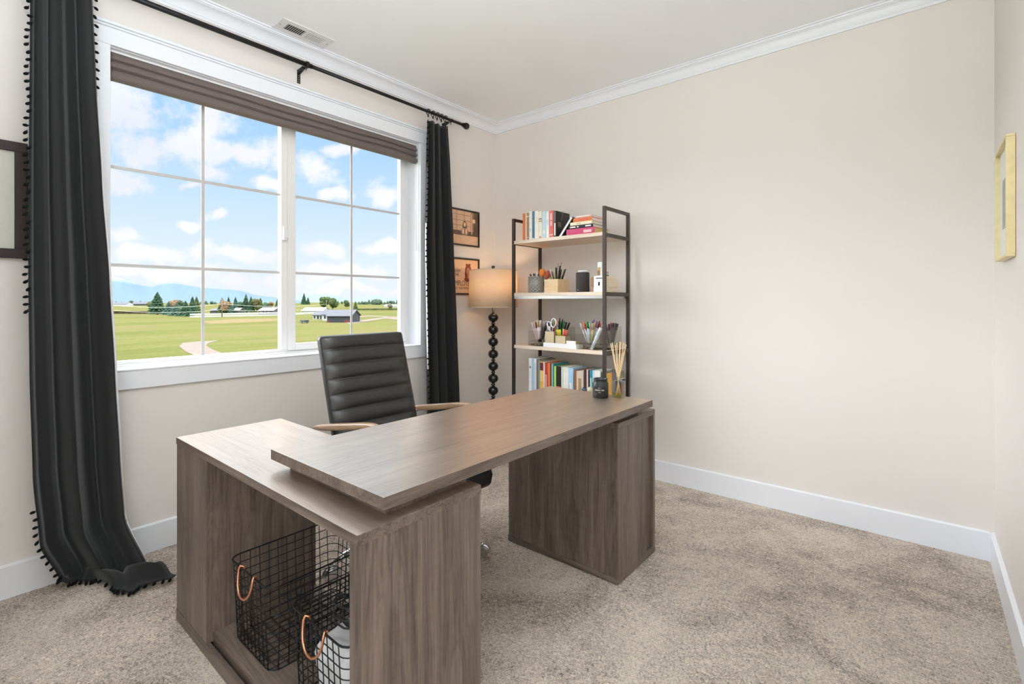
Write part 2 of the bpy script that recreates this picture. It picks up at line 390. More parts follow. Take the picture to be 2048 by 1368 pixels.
# skirting
def skirting(name, a0, a1, plane, axis, sgn):
    bm = BM(); t = 0.014
    prof = [(0, 0), (t, 0), (t, 0.127), (t*0.6, 0.131), (0, 0.133)]
    if axis == 1: bm_prism(bm, [(plane+sgn*p, z) for p, z in prof], a0, a1, 1)
    else: bm_prism(bm, [(plane+sgn*p, z) for p, z in prof], a0, a1, 0)
    return struct(obj(name, bm, trim_m), 'white flat skirting board')
skirting('baseboard_left', YN, 0, 0.0, 1, 1)
skirting('baseboard_back', 0.014, RX-0.014, 0.0, 0, -1)
skirting('baseboard_right', YN, 0, RX, 1, -1)
# crown moulding
def crown(name, a0, a1, plane, axis, sgn, p=0.075, d=0.078):
    prof = [(0, CH-d), (0.010, CH-d), (0.012, CH-d+0.012)]
    for i in range(9):
        a = math.pi/2*i/8
        prof.append((0.014+(p-0.034)*(1-math.cos(a)), CH-d+0.014+(d-0.034)*math.sin(a)))
    prof += [(p-0.018, CH-0.017), (p-0.012, CH-0.016), (p-0.010, CH-0.008), (p, CH-0.007), (p, CH), (0, CH)]
    bm = BM(); bm_prism(bm, [(plane+sgn*q, z) for q, z in prof], a0, a1, axis)
    return struct(obj(name, bm, trim_m), 'white crown moulding')
crown('trim_1', YN, 0, 0.0, 1, 1)
crown('trim_2', 0, RX, 0.0, 0, -1, p=0.055)
# window casing
def casing():
    root = bpy.data.objects.new('window_1', None); COL.objects.link(root); root['kind'] = 'structure'; root.location = (0, (WY0+WY1)/2, WZ0)
    root['label'] = 'wide white sliding window with grid bars'
    t = 0.018
    bm = BM()
    bm_box(bm, 0, t, WY0-0.085, WY0, WZ0-0.085, WZ1); bm_box(bm, 0, t, WY1, WY1+0.085, WZ0-0.085, WZ1)
    obj('side_casing', bm, trim_m, root, bevel=0.002)
    bm = BM()
    bm_box(bm, 0, t+0.002, WY0-0.085, WY1+0.085, WZ1, WZ1+0.078)
    bm_box(bm, 0, t+0.010, WY0-0.092, WY1+0.092, WZ1+0.078, WZ1+0.088)
    bm_box(bm, 0, t+0.020, WY0-0.100, WY1+0.100, WZ1+0.088, WZ1+0.101)
    obj('head_casing', bm, trim_m, root, bevel=0.003)
    box('apron', 0, t, WY0-0.001, WY1+0.001, WZ0-0.085, WZ0, trim_m, root, 0.002)
    bm = BM(); j = 0.012
    bm_box(bm, -0.17, 0.001, WY0, WY0+j*0.2, WZ0, WZ1); bm_box(bm, -0.17, 0.001, WY1-0.003, WY1, WZ0, WZ1)
    bm_box(bm, -0.17, 0.001, WY0, WY1, WZ1-0.003, WZ1)
    obj('jamb', bm, trim_m, root)
    bm = BM(); bm_box(bm, -0.14, 0.022, WY0, WY1, WZ0, WZ0+0.008)
    obj('window_stool', bm, trim_m, root, bevel=0.002)
    # vinyl frame set back in the opening
    F0, F1 = -0.168, -0.125
    bm = BM()
    bm_box(bm, F0, F1, WY0, -2.589, WZ0, WZ1); bm_box(bm, F0, F1-0.005, -0.885, WY1, WZ0, WZ1)
    bm_box(bm, F0, F1, WY0, WY1, WZ0, 0.905); bm_box(bm, F0, F1, WY0, WY1, 2.31, WZ1)
    bm_box(bm, F0, F1+0.006, -1.781, -1.745, 0.905, 2.31)
    bm_box(bm, F0+0.01, F1+0.02, WY0, WY1, WZ0, 0.888)
    obj('window_frame', bm, vinyl_m, root, bevel=0.002)
    s = BM(); A0, A1 = -0.150, -0.112
    bm_box(s, A0, A1, -1.745, -1.697, 0.897, 2.32); bm_box(s, A0, A1, -0.912, -0.872, 0.897, 2.32)
    bm_box(s, A0, A1, -1.697, -0.912, 0.897, 0.936); bm_box(s, A0, A1, -1.697, -0.912, 2.28, 2.32)
    sash = obj('sliding_sash', s, vinyl_m, root, bevel=0.002)
    box('glass_pane', -0.152, -0.149, -2.589, -1.781, 0.905, 2.31, pane_m, root)
    box('glass_pane', -0.134, -0.131, -1.697, -0.912, 0.936, 2.28, pane_m, sash)
    g = BM(); w = 0.0075
    bm_box(g, -0.147, -0.143, -2.191-w, -2.191+w, 0.905, 2.31)
    for z in (1.368, 1.838): bm_box(g, -0.1475, -0.1425, -2.589, -1.781, z-w, z+w)
    obj('grid_bar', g, grid_m, root)
    g = BM()
    bm_box(g, -0.129, -0.125, -1.307-w, -1.307+w, 0.936, 2.28)
    for z in (1.368, 1.838): bm_box(g, -0.1295, -0.1245, -1.697, -0.912, z-w, z+w)
    obj('grid_bar', g, grid_m, sash)
    l = BM(); bm_box(l, -0.120, -0.100, -1.776, -1.753, 1.560, 1.645); bm_box(l, -0.112, -0.104, -1.755, -1.744, 1.575, 1.630)
    obj('sash_latch', l, vinyl_m, root, bevel=0.004)
casing()

# ceiling vent
def vent():
    x0, x1, y0, y1 = 0.072, 0.215, -1.925, -1.62
    r = thing('ceiling_vent', 'white ceiling air vent beside the crown moulding above the window', 'vent', ((x0+x1)/2, (y0+y1)/2, CH))
    vm = simple('white_vent_paint', (0.74, 0.74, 0.74), 0.4, var=0.01)
    bm = BM(); z = CH-0.005
    ix0, ix1, iy0, iy1 = x0+0.038, x1-0.036, y0+0.045, y1-0.045
    bm_box(bm, x0, ix0, y0, y1, z, CH); bm_box(bm, ix1, x1, y0, y1, z, CH); bm_box(bm, ix0, ix1, y0, iy0, z, CH); bm_box(bm, ix0, ix1, iy1, y1, z, CH)
    bm_box(bm, ix0, ix1, (iy0+iy1)/2-0.006, (iy0+iy1)/2+0.006, z, CH)
    obj('vent_frame', bm, vm, r, bevel=0.0015)
    box('duct_shade_plate', ix0, ix1, iy0, iy1, CH-0.0015, CH-0.0005, simple('painted_duct_shade', (0.03, 0.03, 0.03), 0.9), r)  # flat dark plate stands in for the shade inside the duct
    ym = (iy0+iy1)/2
    for side, ya, yb in ((0, iy0, ym-0.006), (1, ym+0.006, iy1)):
        n = 9
        for k in range(n):
            yc = ya+(yb-ya)*(k+0.5)/n; b2 = BM(); tilt = 0.0008; w = 0.0044 if side else 0.0012
            bm_prism(b2, [(yc-w-tilt, CH-0.0045), (yc+w-tilt, CH-0.0045), (yc+w+tilt, CH-0.0016), (yc-w+tilt, CH-0.0016)], ix0, ix1, 0)
            obj('louvre', b2, vm, r)
    for yy in (y0+0.016, y1-0.016):
        b2 = BM(); bm_lathe(b2, [(0, CH-0.008), (0.003, CH-0.007), (0.004, CH-0.005)], (x0+x1)/2, yy, 10)
        obj('screw', b2, simple('vent_screw', (0.35, 0.35, 0.35), 0.4, 0.5), r)
vent()

# ================================================================== BLIND, ROD, CURTAINS
def blind():
    r = thing('roman_blind', 'brown grey roman blind folded up at the top of the window', 'blind', (-0.03, (WY0+WY1)/2, WZ1))
    ya, yb = WY0+0.006, WY1-0.006; N = 60
    outer = [(-0.060, 2.3385), (-0.026, 2.3385), (-0.022, 2.325), (-0.010, 2.304), (-0.012, 2.300), (-0.036, 2.300), (-0.022, 2.294), (-0.012, 2.282), (-0.006, 2.266), (-0.008, 2.262), (-0.034, 2.261), (-0.020, 2.254), (-0.008, 2.240), (-0.004, 2.224), (-0.012, 2.214), (-0.030, 2.209), (-0.052, 2.214), (-0.060, 2.240)]
    bm = BM(); rings = []
    rnd = random.Random(4)
    for i in range(N+1):
        s = i/N; y = ya+(yb-ya)*s; sag = 0.003*math.sin(s*9)+0.002*math.sin(s*23+1)
        droop = 0.010*max(0, (s-0.88)/0.12)
        rings.append([bm.verts.new((x+(0.0015*math.sin(s*17+k) if 3 < k < 15 else 0), y, z+(sag if 3 < k < 12 else 0)+(-droop*0.3 if k > 3 else 0))) for k, (x, z) in enumerate(outer)])
    n = len(outer)
    for a, b in zip(rings, rings[1:]):
        for k in range(n):
            f = bm.faces.new((a[k], a[(k+1) % n], b[(k+1) % n], b[k])); f.smooth = True
    bm.faces.new(rings[0][::-1]); bm.faces.new(rings[-1])
    obj('blind_fabric', bm, blind_m, r)
    box('head_rail', -0.06, -0.024, ya, yb, 2.3390, 2.3485, vinyl_m, r)
    bm = BM(); bm_tube(bm, [(-0.012, WY1-0.012, 2.30), (-0.012, WY1-0.011, 1.9), (-0.012, WY1-0.013, 1.60)], 0.0016, 6)
    bm_tube(bm, [(-0.012, WY1-0.013, 1.61), (-0.012, WY1-0.013, 1.57)], 0.004, 8)
    obj('pull_cord', bm, white_m, r)
blind()

RODX = 0.09; RODZ = 2.567
def rod():
    r = thing('curtain_rod', 'long black curtain rod with ball finial above the window', 'curtain rod', (RODX, -1.72, RODZ))
    bm = BM(); bm_tube(bm, [(RODX, -3.02, RODZ), (RODX, -1.70, RODZ)], 0.0135, 16); bm_tube(bm, [(RODX, -1.75, RODZ), (RODX, -0.46, RODZ)], 0.0110, 16)
    obj('rod', bm, black_metal, r)
    bm = BM(); bm_tube(bm, [(RODX, -1.735, RODZ), (RODX, -1.722, RODZ)], 0.019, 16); obj('rod_collar', bm, black_metal, r)
    for sgn, y in ((1, -0.435), (-1, -3.045)):
        bm = BM(); bm_ball(bm, (RODX, y, RODZ), 0.026, 3)
        for k in range(3):
            yy = y-sgn*(0.022+0.008*k); bm_tube(bm, [(RODX, yy-0.003, RODZ), (RODX, yy+0.003, RODZ)], 0.017-0.001*k, 14)
        bm_ball(bm, (RODX, y+sgn*0.024, RODZ), 0.008, 2)
        obj('finial', bm, black_metal, r)
    for y in (-1.735, -0.60, -2.92):
        bm = BM()
        bm_box(bm, 0, 0.004, y-0.009, y+0.009, RODZ-0.085, RODZ-0.006)
        bm_prism(bm, [(0.0, RODZ-0.020), (0.002, RODZ-0.008), (0.062, RODZ-0.003), (0.066, RODZ-0.016), (0.004, RODZ-0.030)], y-0.008, y+0.008, 1)
        pts = [(RODX+0.0165*math.cos(a), y, RODZ+0.0165*math.sin(a)) for a in [math.radians(-200+20*k) for k in range(12)]]
        bm_tube(bm, pts, 0.0035, 6)
        bm_tube(bm, [(RODX, y, RODZ-0.015), (RODX, y, RODZ-0.034)], 0.003, 8)
        for k in range(4): bm_tube(bm, [(0.004, y, RODZ-0.040-0.012*k), (0.0052, y, RODZ-0.040-0.012*k)], 0.0028, 8, mi=1)
        obj('rod_bracket', bm, [black_metal, steel], r)
rod()

def lerp_rows(rows, z):
    for a, b in zip(rows, rows[1:]):
        if a[0] >= z >= b[0]:
            t = (a[0]-z)/(a[0]-b[0]); t2 = t*t*(3-2*t)*0.4+t*0.6
            return [p+(q-p)*t2 for p, q in zip(a, b)]
    return rows[-1] if z < rows[-1][0] else rows[0]
pom_proto = None
def curtain(label, rows, folds, ztop, zbot, nS, nZ, poms, rings, puddle=None, seed=1, edge_light_strip=None):
    """rows: (z, y_left, y_right, x_mid, fold_depth); folds: (frequency, phase, weight) of the drape"""
    global pom_proto
    yc = (rows[0][1]+rows[0][2])/2
    r = thing('curtain', label, 'curtain', (RODX, yc, 0.0), 'black curtains on the rod')
    def P(s, q):
        z = ztop+(zbot-ztop)*q
        _, y0, y1, xm, dep = lerp_rows(rows, z)
        w = 0
        for fr, ph, wt in folds:
            a = fr*2*math.pi*s+ph+0.55*math.sin(q*2.3+ph)
            w += wt*math.sin(a+0.35*math.sin(a))
        x = xm+dep*w; y = y0+(y1-y0)*(s+0.018*math.sin(folds[0][0]*4*math.pi*s+1.0))
        x = max(x, 0.022)
        v = Vector((x, y, z))
        if puddle: v = puddle(v, s, q)
        return v
    bm = BM(); G = [[bm.verts.new(P(i/nS, j/nZ)) for i in range(nS+1)] for j in range(nZ+1)]
    for j in range(nZ):
        for i in range(nS):
            f = bm.faces.new((G[j][i], G[j][i+1], G[j+1][i+1], G[j+1][i])); f.smooth = True
    o = obj('curtain_fabric', bm, curtain_m, r, recalc=True)
    md = o.modifiers.new('cloth', 'SOLIDIFY'); md.thickness = 0.003
    if edge_light_strip:  # thin white strip paints in the back-lit edge on the window side
        edge, q0, q1 = edge_light_strip; b2 = BM(); L0 = None
        for j in range(61):
            q = q0+(q1-q0)*j/60; w = 0.0042*math.sin(math.pi*min(1, j/60*1.02))**0.4
            s0, s1, sg = (1.0, 0.94, 1) if edge == 'R' else (0.0, 0.06, -1)
            a = P(s0, q)+Vector((-0.004, sg*w, 0)); c = P(s1, q)+Vector((-0.007, 0, 0))
            cur = (b2.verts.new(a), b2.verts.new(c))
            if L0: b2.faces.new((L0[0], L0[1], cur[1], cur[0]))
            L0 = cur
        ol = obj('edge_light_strip', b2, simple('painted_edge_light', (0.72, 0.72, 0.72), 0.8), r); mdl = ol.modifiers.new('t', 'SOLIDIFY'); mdl.thickness = 0.001
    if pom_proto is None:
        b2 = BM(); bm_ball(b2, (0, 0, 0), 0.0070, 2, sc=(0.85, 1.35, 0.85)); bm_tube(b2, [(0, 0.007, 0.001), (0, 0.013, 0.003)], 0.0014, 5)
        me = bpy.data.meshes.new('pompom'); b2.to_mesh(me); b2.free(); me.materials.append(pom_m); pom_proto = me
    rnd = random.Random(seed)
    for edge, q0, q1, n in poms:
        for k in range(n):
            q = q0+(q1-q0)*(k+0.5)/n
            if edge in ('L', 'R'):
                s = 0.0 if edge == 'L' else 1.0; v = P(s, q); side = 1 if edge == 'L' else -1
                off = rnd.choice((0.001, 0.004, 0.008, 0.010))
                p = v+Vector((0.004, -side*off, -0.003)); ang = (0.5 if side > 0 else math.pi-0.5)+rnd.uniform(-0.5, 0.5)
                rot = (ang if side > 0 else ang, 0, rnd.uniform(-0.4, 0.4))
            else:
                v = P(q, 1.0); p = v+Vector((0.008, -0.003, -0.004)); rot = (rnd.uniform(0.6, 1.3), 0, rnd.uniform(-1, 1))
            p.z = max(p.z, 0.008)
            c = bpy.data.objects.new('pompom', pom_proto); COL.objects.link(c); c.parent = r
            c.location = p-r.location; c.rotation_euler = rot
    for y in rings:
        b2 = BM()
        bm_tube(b2, [(RODX+0.020*math.cos(a), y+0.004*math.sin(a*2), RODZ-0.004+0.020*math.sin(a)) for a in [2*math.pi*k/20 for k in range(20)]], 0.0032, 6, closed=True)
        bm_box(b2, RODX-0.004, RODX+0.004, y-0.0035, y+0.0035, RODZ-0.040, RODZ-0.024)
        obj('curtain_ring', b2, black_metal, r)
    return r
# left curtain: gathered at the top, spreading and pooling on the carpet
Lrows = [(2.54, -2.885, -2.690, 0.095, 0.020), (2.2, -2.888, -2.678, 0.095, 0.026), (1.7, -2.893, -2.655, 0.10, 0.030), (1.3, -2.895, -2.630, 0.10, 0.032),
         (0.9, -2.893, -2.612, 0.105, 0.034), (0.5, -2.884, -2.594, 0.100, 0.036), (0.22, -2.862, -2.575, 0.085, 0.034), (0.05, -2.80, -2.56, 0.075, 0.026), (-0.5, -2.76, -2.55, 0.07, 0.022)]
def puddle(v, s, q):
    bump = math.exp(-((s-0.68)/0.30)**2)
    if v.z < 0.26:                     # the hem sweeps forward over the carpet, most at the window side
        k = (0.26-v.z)/0.26; k2 = k*k*(3-2*k) if k < 1 else 1.0
        amt = 0.25*(s**1.2)
        over = max(0.0, -v.z)
        v = Vector((v.x+amt*k2*0.75+over*(0.02+0.15*s+0.62*bump), v.y+0.035*k2*s+over*(0.34*s-0.30*bump), v.z))
        if v.z < 0.03:
            v.z = 0.012+0.05*abs(math.sin(s*7+1.5))*math.exp(-over*5)+0.045*s*math.sin(min(over*15, 3.1))
    return v
curtain('tall black curtain left of the window, pooling on the carpet', Lrows, [(2.3, 0.2, 0.95), (4.1, 2.4, 0.45), (1.0, 1.0, 0.5), (7.3, 0.7, 0.12)],
        2.54, -0.26, 160, 130, [('L', 0.0, 0.50, 48), ('L', 0.77, 0.93, 14), ('R', 0.0, 0.16, 12), ('B', 0.0, 0.96, 22)], [-2.87, -2.83, -2.79, -2.75, -2.71], puddle, 3, ('R', 0.16, 0.90))
Rrows = [(2.505, -0.835, -0.645, 0.085, 0.020), (2.2, -0.845, -0.630, 0.085, 0.028), (1.6, -0.868, -0.610, 0.09, 0.032), (1.0, -0.862, -0.585, 0.09, 0.034), (0.4, -0.862, -0.565, 0.095, 0.036), (-0.1, -0.86, -0.56, 0.095, 0.036)]
curtain('black curtain right of the window, hanging behind the office chair', Rrows, [(3.0, 2.2, 0.9), (1.0, 0.5, 0.5), (6.0, 0.3, 0.2)],
        2.505, 0.012, 110, 80, [('L', 0.0, 0.97, 60)], [-0.820, -0.775, -0.735, -0.695, -0.655], None, 8, ('L', 0.30, 0.72))

# ================================================================== DESK
def desk():
    r = thing('desk', 'grey oak L-shaped desk with floating top on a side cabinet and pedestal', 'desk', (1.5, -1.8, 0))
    def slab(name, x0, x1, y0, y1, z0, z1, top, edge):
        bm = BM(); bm_box(bm, x0, x1, y0, y1, z0, z1); bm.faces.ensure_lookup_table(); bm.faces[1].material_index = 1
        return obj(name, bm, [edge, top], r, bevel=0.001)
    slab('desktop', 1.312, 1.885, -2.474, -1.020, 0.713, 0.743, oak_top, oak[1])
    bm = BM(); bm_box(bm, 1.365, 1.845, -2.44, -2.17, 0.683, 0.713); bm_box(bm, 1.345, 1.83, -1.270, -1.055, 0.680, 0.713)
    bm_box(bm, 1.40, 1.425, -2.17, -1.27, 0.675, 0.713)
    obj('desktop_support', bm, oak[0], r)
    # return cabinet, open bay for the baskets
    slab('cabinet_top', 0.683, 1.888, -2.545, -2.155, 0.658, 0.683, oak_top_x, oak[0])
    box('end_panel', 1.859, 1.886, -2.545, -2.155, 0.0, 0.658, oak[2], r, 0.001)
    box('front_panel', 0.685, 0.988, -2.543, -2.525, 0.043, 0.658, oak[2], r, 0.0008)
    bm = BM(); bm_box(bm, 0.685, 0.705, -2.525, -2.157, 0.04, 0.658)
    obj('end_panel', bm, oak[2], r)
    box('divider', 0.968, 0.988, -2.525, -2.157, 0.04, 0.658, oak[2], r)
    box('back_panel', 0.705, 0.968, -2.175, -2.157, 0.04, 0.658, oak[2], r)
    box('plinth', 0.683, 1.859, -2.545, -2.530, 0.0, 0.043, oak[0], r, 0.0008)
    bm = BM(); bm_box(bm, 0.988, 1.859, -2.522, -2.157, 0.055, 0.073); bm_box(bm, 0.988, 1.859, -2.522, -2.510, 0.0, 0.055); bm_box(bm, 0.70, 1.859, -2.530, -2.522, 0.0, 0.012)
    bm_box(bm, 0.683, 1.859, -2.172, -2.157, 0.0, 0.055); bm_box(bm, 0.683, 0.698, -2.530, -2.172, 0.0, 0.04)
    obj('bay_floor', bm, oak[0], r, bevel=0.0008)
    # far pedestal
    x0, x1, y0, y1 = 1.247, 1.850, -1.285, -0.916
    p = box('pedestal', x0, x1-0.016, y0+0.002, y1-0.002, 0.030, 0.655, oak[2], r, 0.0008)
    box('pedestal_top', x0-0.001, x1, y0, y1, 0.655, 0.680, oak[1], p, 0.001)
    box('plinth', x0-0.002, x1+0.001, y0-0.001, y1, 0.004, 0.030, oak[0], p, 0.001)
    bm = BM(); bm_box(bm, x1-0.016, x1, y0, y0+0.274, 0.030, 0.655)
    obj('sliding_panel', bm, oak[2], p, bevel=0.001)
    bm = BM(); bm_box(bm, x1-0.016, x1, y1-0.020, y1, 0.030, 0.655); obj('side_strip', bm, oak[2], p, bevel=0.0008)
    bm = BM()
    for xx in (x0+0.03, x1-0.03):
        for yy in (y0+0.03, y1-0.03): bm_lathe(bm, [(0, 0), (0.014, 0), (0.014, 0.004), (0, 0.004)], xx, yy, 12)
    obj('glide', bm, steel, p)
desk()

# wire baskets
def wire_basket(x0, x1, y0, y1, z0, z1, label):
    r = thing('wire_basket', label, 'basket', ((x0+x1)/2, (y0+y1)/2, z0), 'wire baskets in the desk bay')
    rc = 0.035
    def loop(inset, z, n=5):
        a0, a1, b0, b1 = x0+inset, x1-inset, y0+inset, y1-inset; pts = []
        for cx, cy, s in ((a1-rc, b1-rc, 0), (a0+rc, b1-rc, 90), (a0+rc, b0+rc, 180), (a1-rc, b0+rc, 270)):
            for k in range(n): 
                a = math.radians(s+90*k/(n-1)); pts.append((cx+rc*math.cos(a), cy+rc*math.sin(a), z))
        return pts
    bm = BM(); nz = 9; H = z1-z0
    wr = 0.0016
    for k in range(1, nz):
        f = k/nz; bm_tube(bm, loop(0.014*(1-f), z0+H*f), wr, 5, closed=True)
    bm_tube(bm, loop(0.014, z0+wr), wr*1.2, 5, closed=True)
    def vert(xa, ya, xb, yb): bm_tube(bm, [(xa, ya, z1), (xb, yb, z0+wr)], wr, 5)
    nx, ny = 8, 10; i = 0.014
    for k in range(nx+1):
        x = x0+rc+(x1-x0-2*rc)*k/nx
        xb = x; vert(x, y0, xb, y0+i); vert(x, y1, xb, y1-i)
        bm_tube(bm, [(xb, y0+i, z0+wr), (xb, y1-i, z0+wr)], wr, 5)
    for k in range(ny+1):
        y = y0+rc+(y1-y0-2*rc)*k/ny
        vert(x0, y, x0+i, y); vert(x1, y, x1-i, y)
        bm_tube(bm, [(x0+i, y, z0+2*wr), (x1-i, y, z0+2*wr)], wr, 5)
    obj('wire_mesh', bm, black_metal, r)
    bm = BM(); bm_tube(bm, loop(0, z1), 0.0028, 8, closed=True); obj('rim', bm, black_metal, r)
    for yy, s in ((y0, -1), (y1, 1)):
        xm = (x0+x1)/2; pts = []
        for k in range(17):
            a = math.pi*k/16; pts.append((xm-0.052*math.cos(a), yy+s*(0.006+0.012*math.sin(a)), z1-0.002-0.070*math.sin(a)**0.8))
        hook1 = [(xm-0.044, yy-s*0.006, z1-0.012), (xm-0.046, yy-s*0.007, z1+0.003), (xm-0.050, yy+s*0.002, z1+0.007)]
        hook2 = [(xm+0.050, yy+s*0.002, z1+0.007), (xm+0.046, yy-s*0.007, z1+0.003), (xm+0.044, yy-s*0.006, z1-0.012)]
        bm = BM(); bm_tube(bm, hook1+pts+hook2, 0.0036, 8); obj('handle', bm, copper, r, label='copper wire handle')
wire_basket(1.050, 1.345, -2.495, -2.110, 0.0735, 0.335, 'black wire basket left in the open desk bay, with copper handles')
wire_basket(1.452, 1.747, -2.485, -2.110, 0.0735, 0.335, 'black wire basket beside the desk end panel, holding white things and cables')

def basket_stuff():
    wm = simple('white_plastic', (0.74, 0.75, 0.78), 0.35, var=0.02)
    # white bundle: crumpled soft bag
    def bag(label, cx, cy, z0, sx, sy, sz, seed):
        bm = BM(); bmesh.ops.create_icosphere(bm, subdivisions=4, radius=1.0); rnd = random.Random(seed); ph = [rnd.uniform(0, 6) for _ in range(6)]
        for v in bm.verts:
            n = v.co.copy(); d = 1+0.10*math.sin(5*n.x+ph[0])+0.08*math.sin(7*n.y+ph[1])+0.07*math.sin(9*n.z+ph[2])+0.03*math.sin(17*n.x+11*n.y+ph[3])
            sq = lambda t: math.copysign(abs(t)**0.55, t)
            v.co = Vector((cx+sx*sq(n.x)*d*0.9, cy+sy*sq(n.y)*d*0.9, z0+sz*(1.04+sq(n.z)*min(d, 1.06))*0.94))
        for f in bm.faces: f.smooth = True
        o = obj('plastic_bag', bm, wm, None, (cx, cy, z0)); tag(o, label, 'bag')
    bag('crumpled white plastic bag low in the wire basket beside the desk end panel', 1.61, -2.375, 0.078, 0.098, 0.080, 0.098, 2)
    bag('large white plastic bag at the back of the wire basket beside the end panel', 1.60, -2.205, 0.078, 0.098, 0.058, 0.135, 5)
    rnd = random.Random(11); bm = BM(); pts = []
    for k in range(90):
        a = k*0.42; rr = 0.055+0.015*math.sin(k*0.7)
        pts.append((1.60+rr*1.2*math.cos(a), -2.36+rr*0.9*math.sin(a), 0.296+0.014*math.sin(k*0.23)+0.0004*k))
    bm_tube(bm, pts, 0.0028, 6)
    o = obj('cable', bm, dark_plastic, None, (1.60, -2.36, 0.28)); tag(o, 'coiled black cable lying on the white bag in the wire basket', 'cable')
    # headphones
    r = thing('headphones', 'black headphones lying on white bag at the back of the wire basket', 'headphones', (1.60, -2.21, 0.36))
    bm = BM(); pts = [(1.60-0.072*math.cos(a), -2.20+0.004*math.cos(a), 0.372+0.075*math.sin(a)) for a in [math.pi*k/18 for k in range(19)]]
    bm_tube(bm, pts, 0.0075, 8); obj('headband', bm, dark_plastic, r)
    for s in (-1, 1):
        bm = BM(); x = 1.60+s*0.068; bm_tube(bm, [(x-0.012, -2.20, 0.369), (x-0.006, -2.20, 0.369), (x+0.008, -2.20, 0.369), (x+0.012, -2.20, 0.369)], [0.022, 0.03, 0.03, 0.022], 20); obj('ear_cup', bm, dark_plastic, r)
basket_stuff()

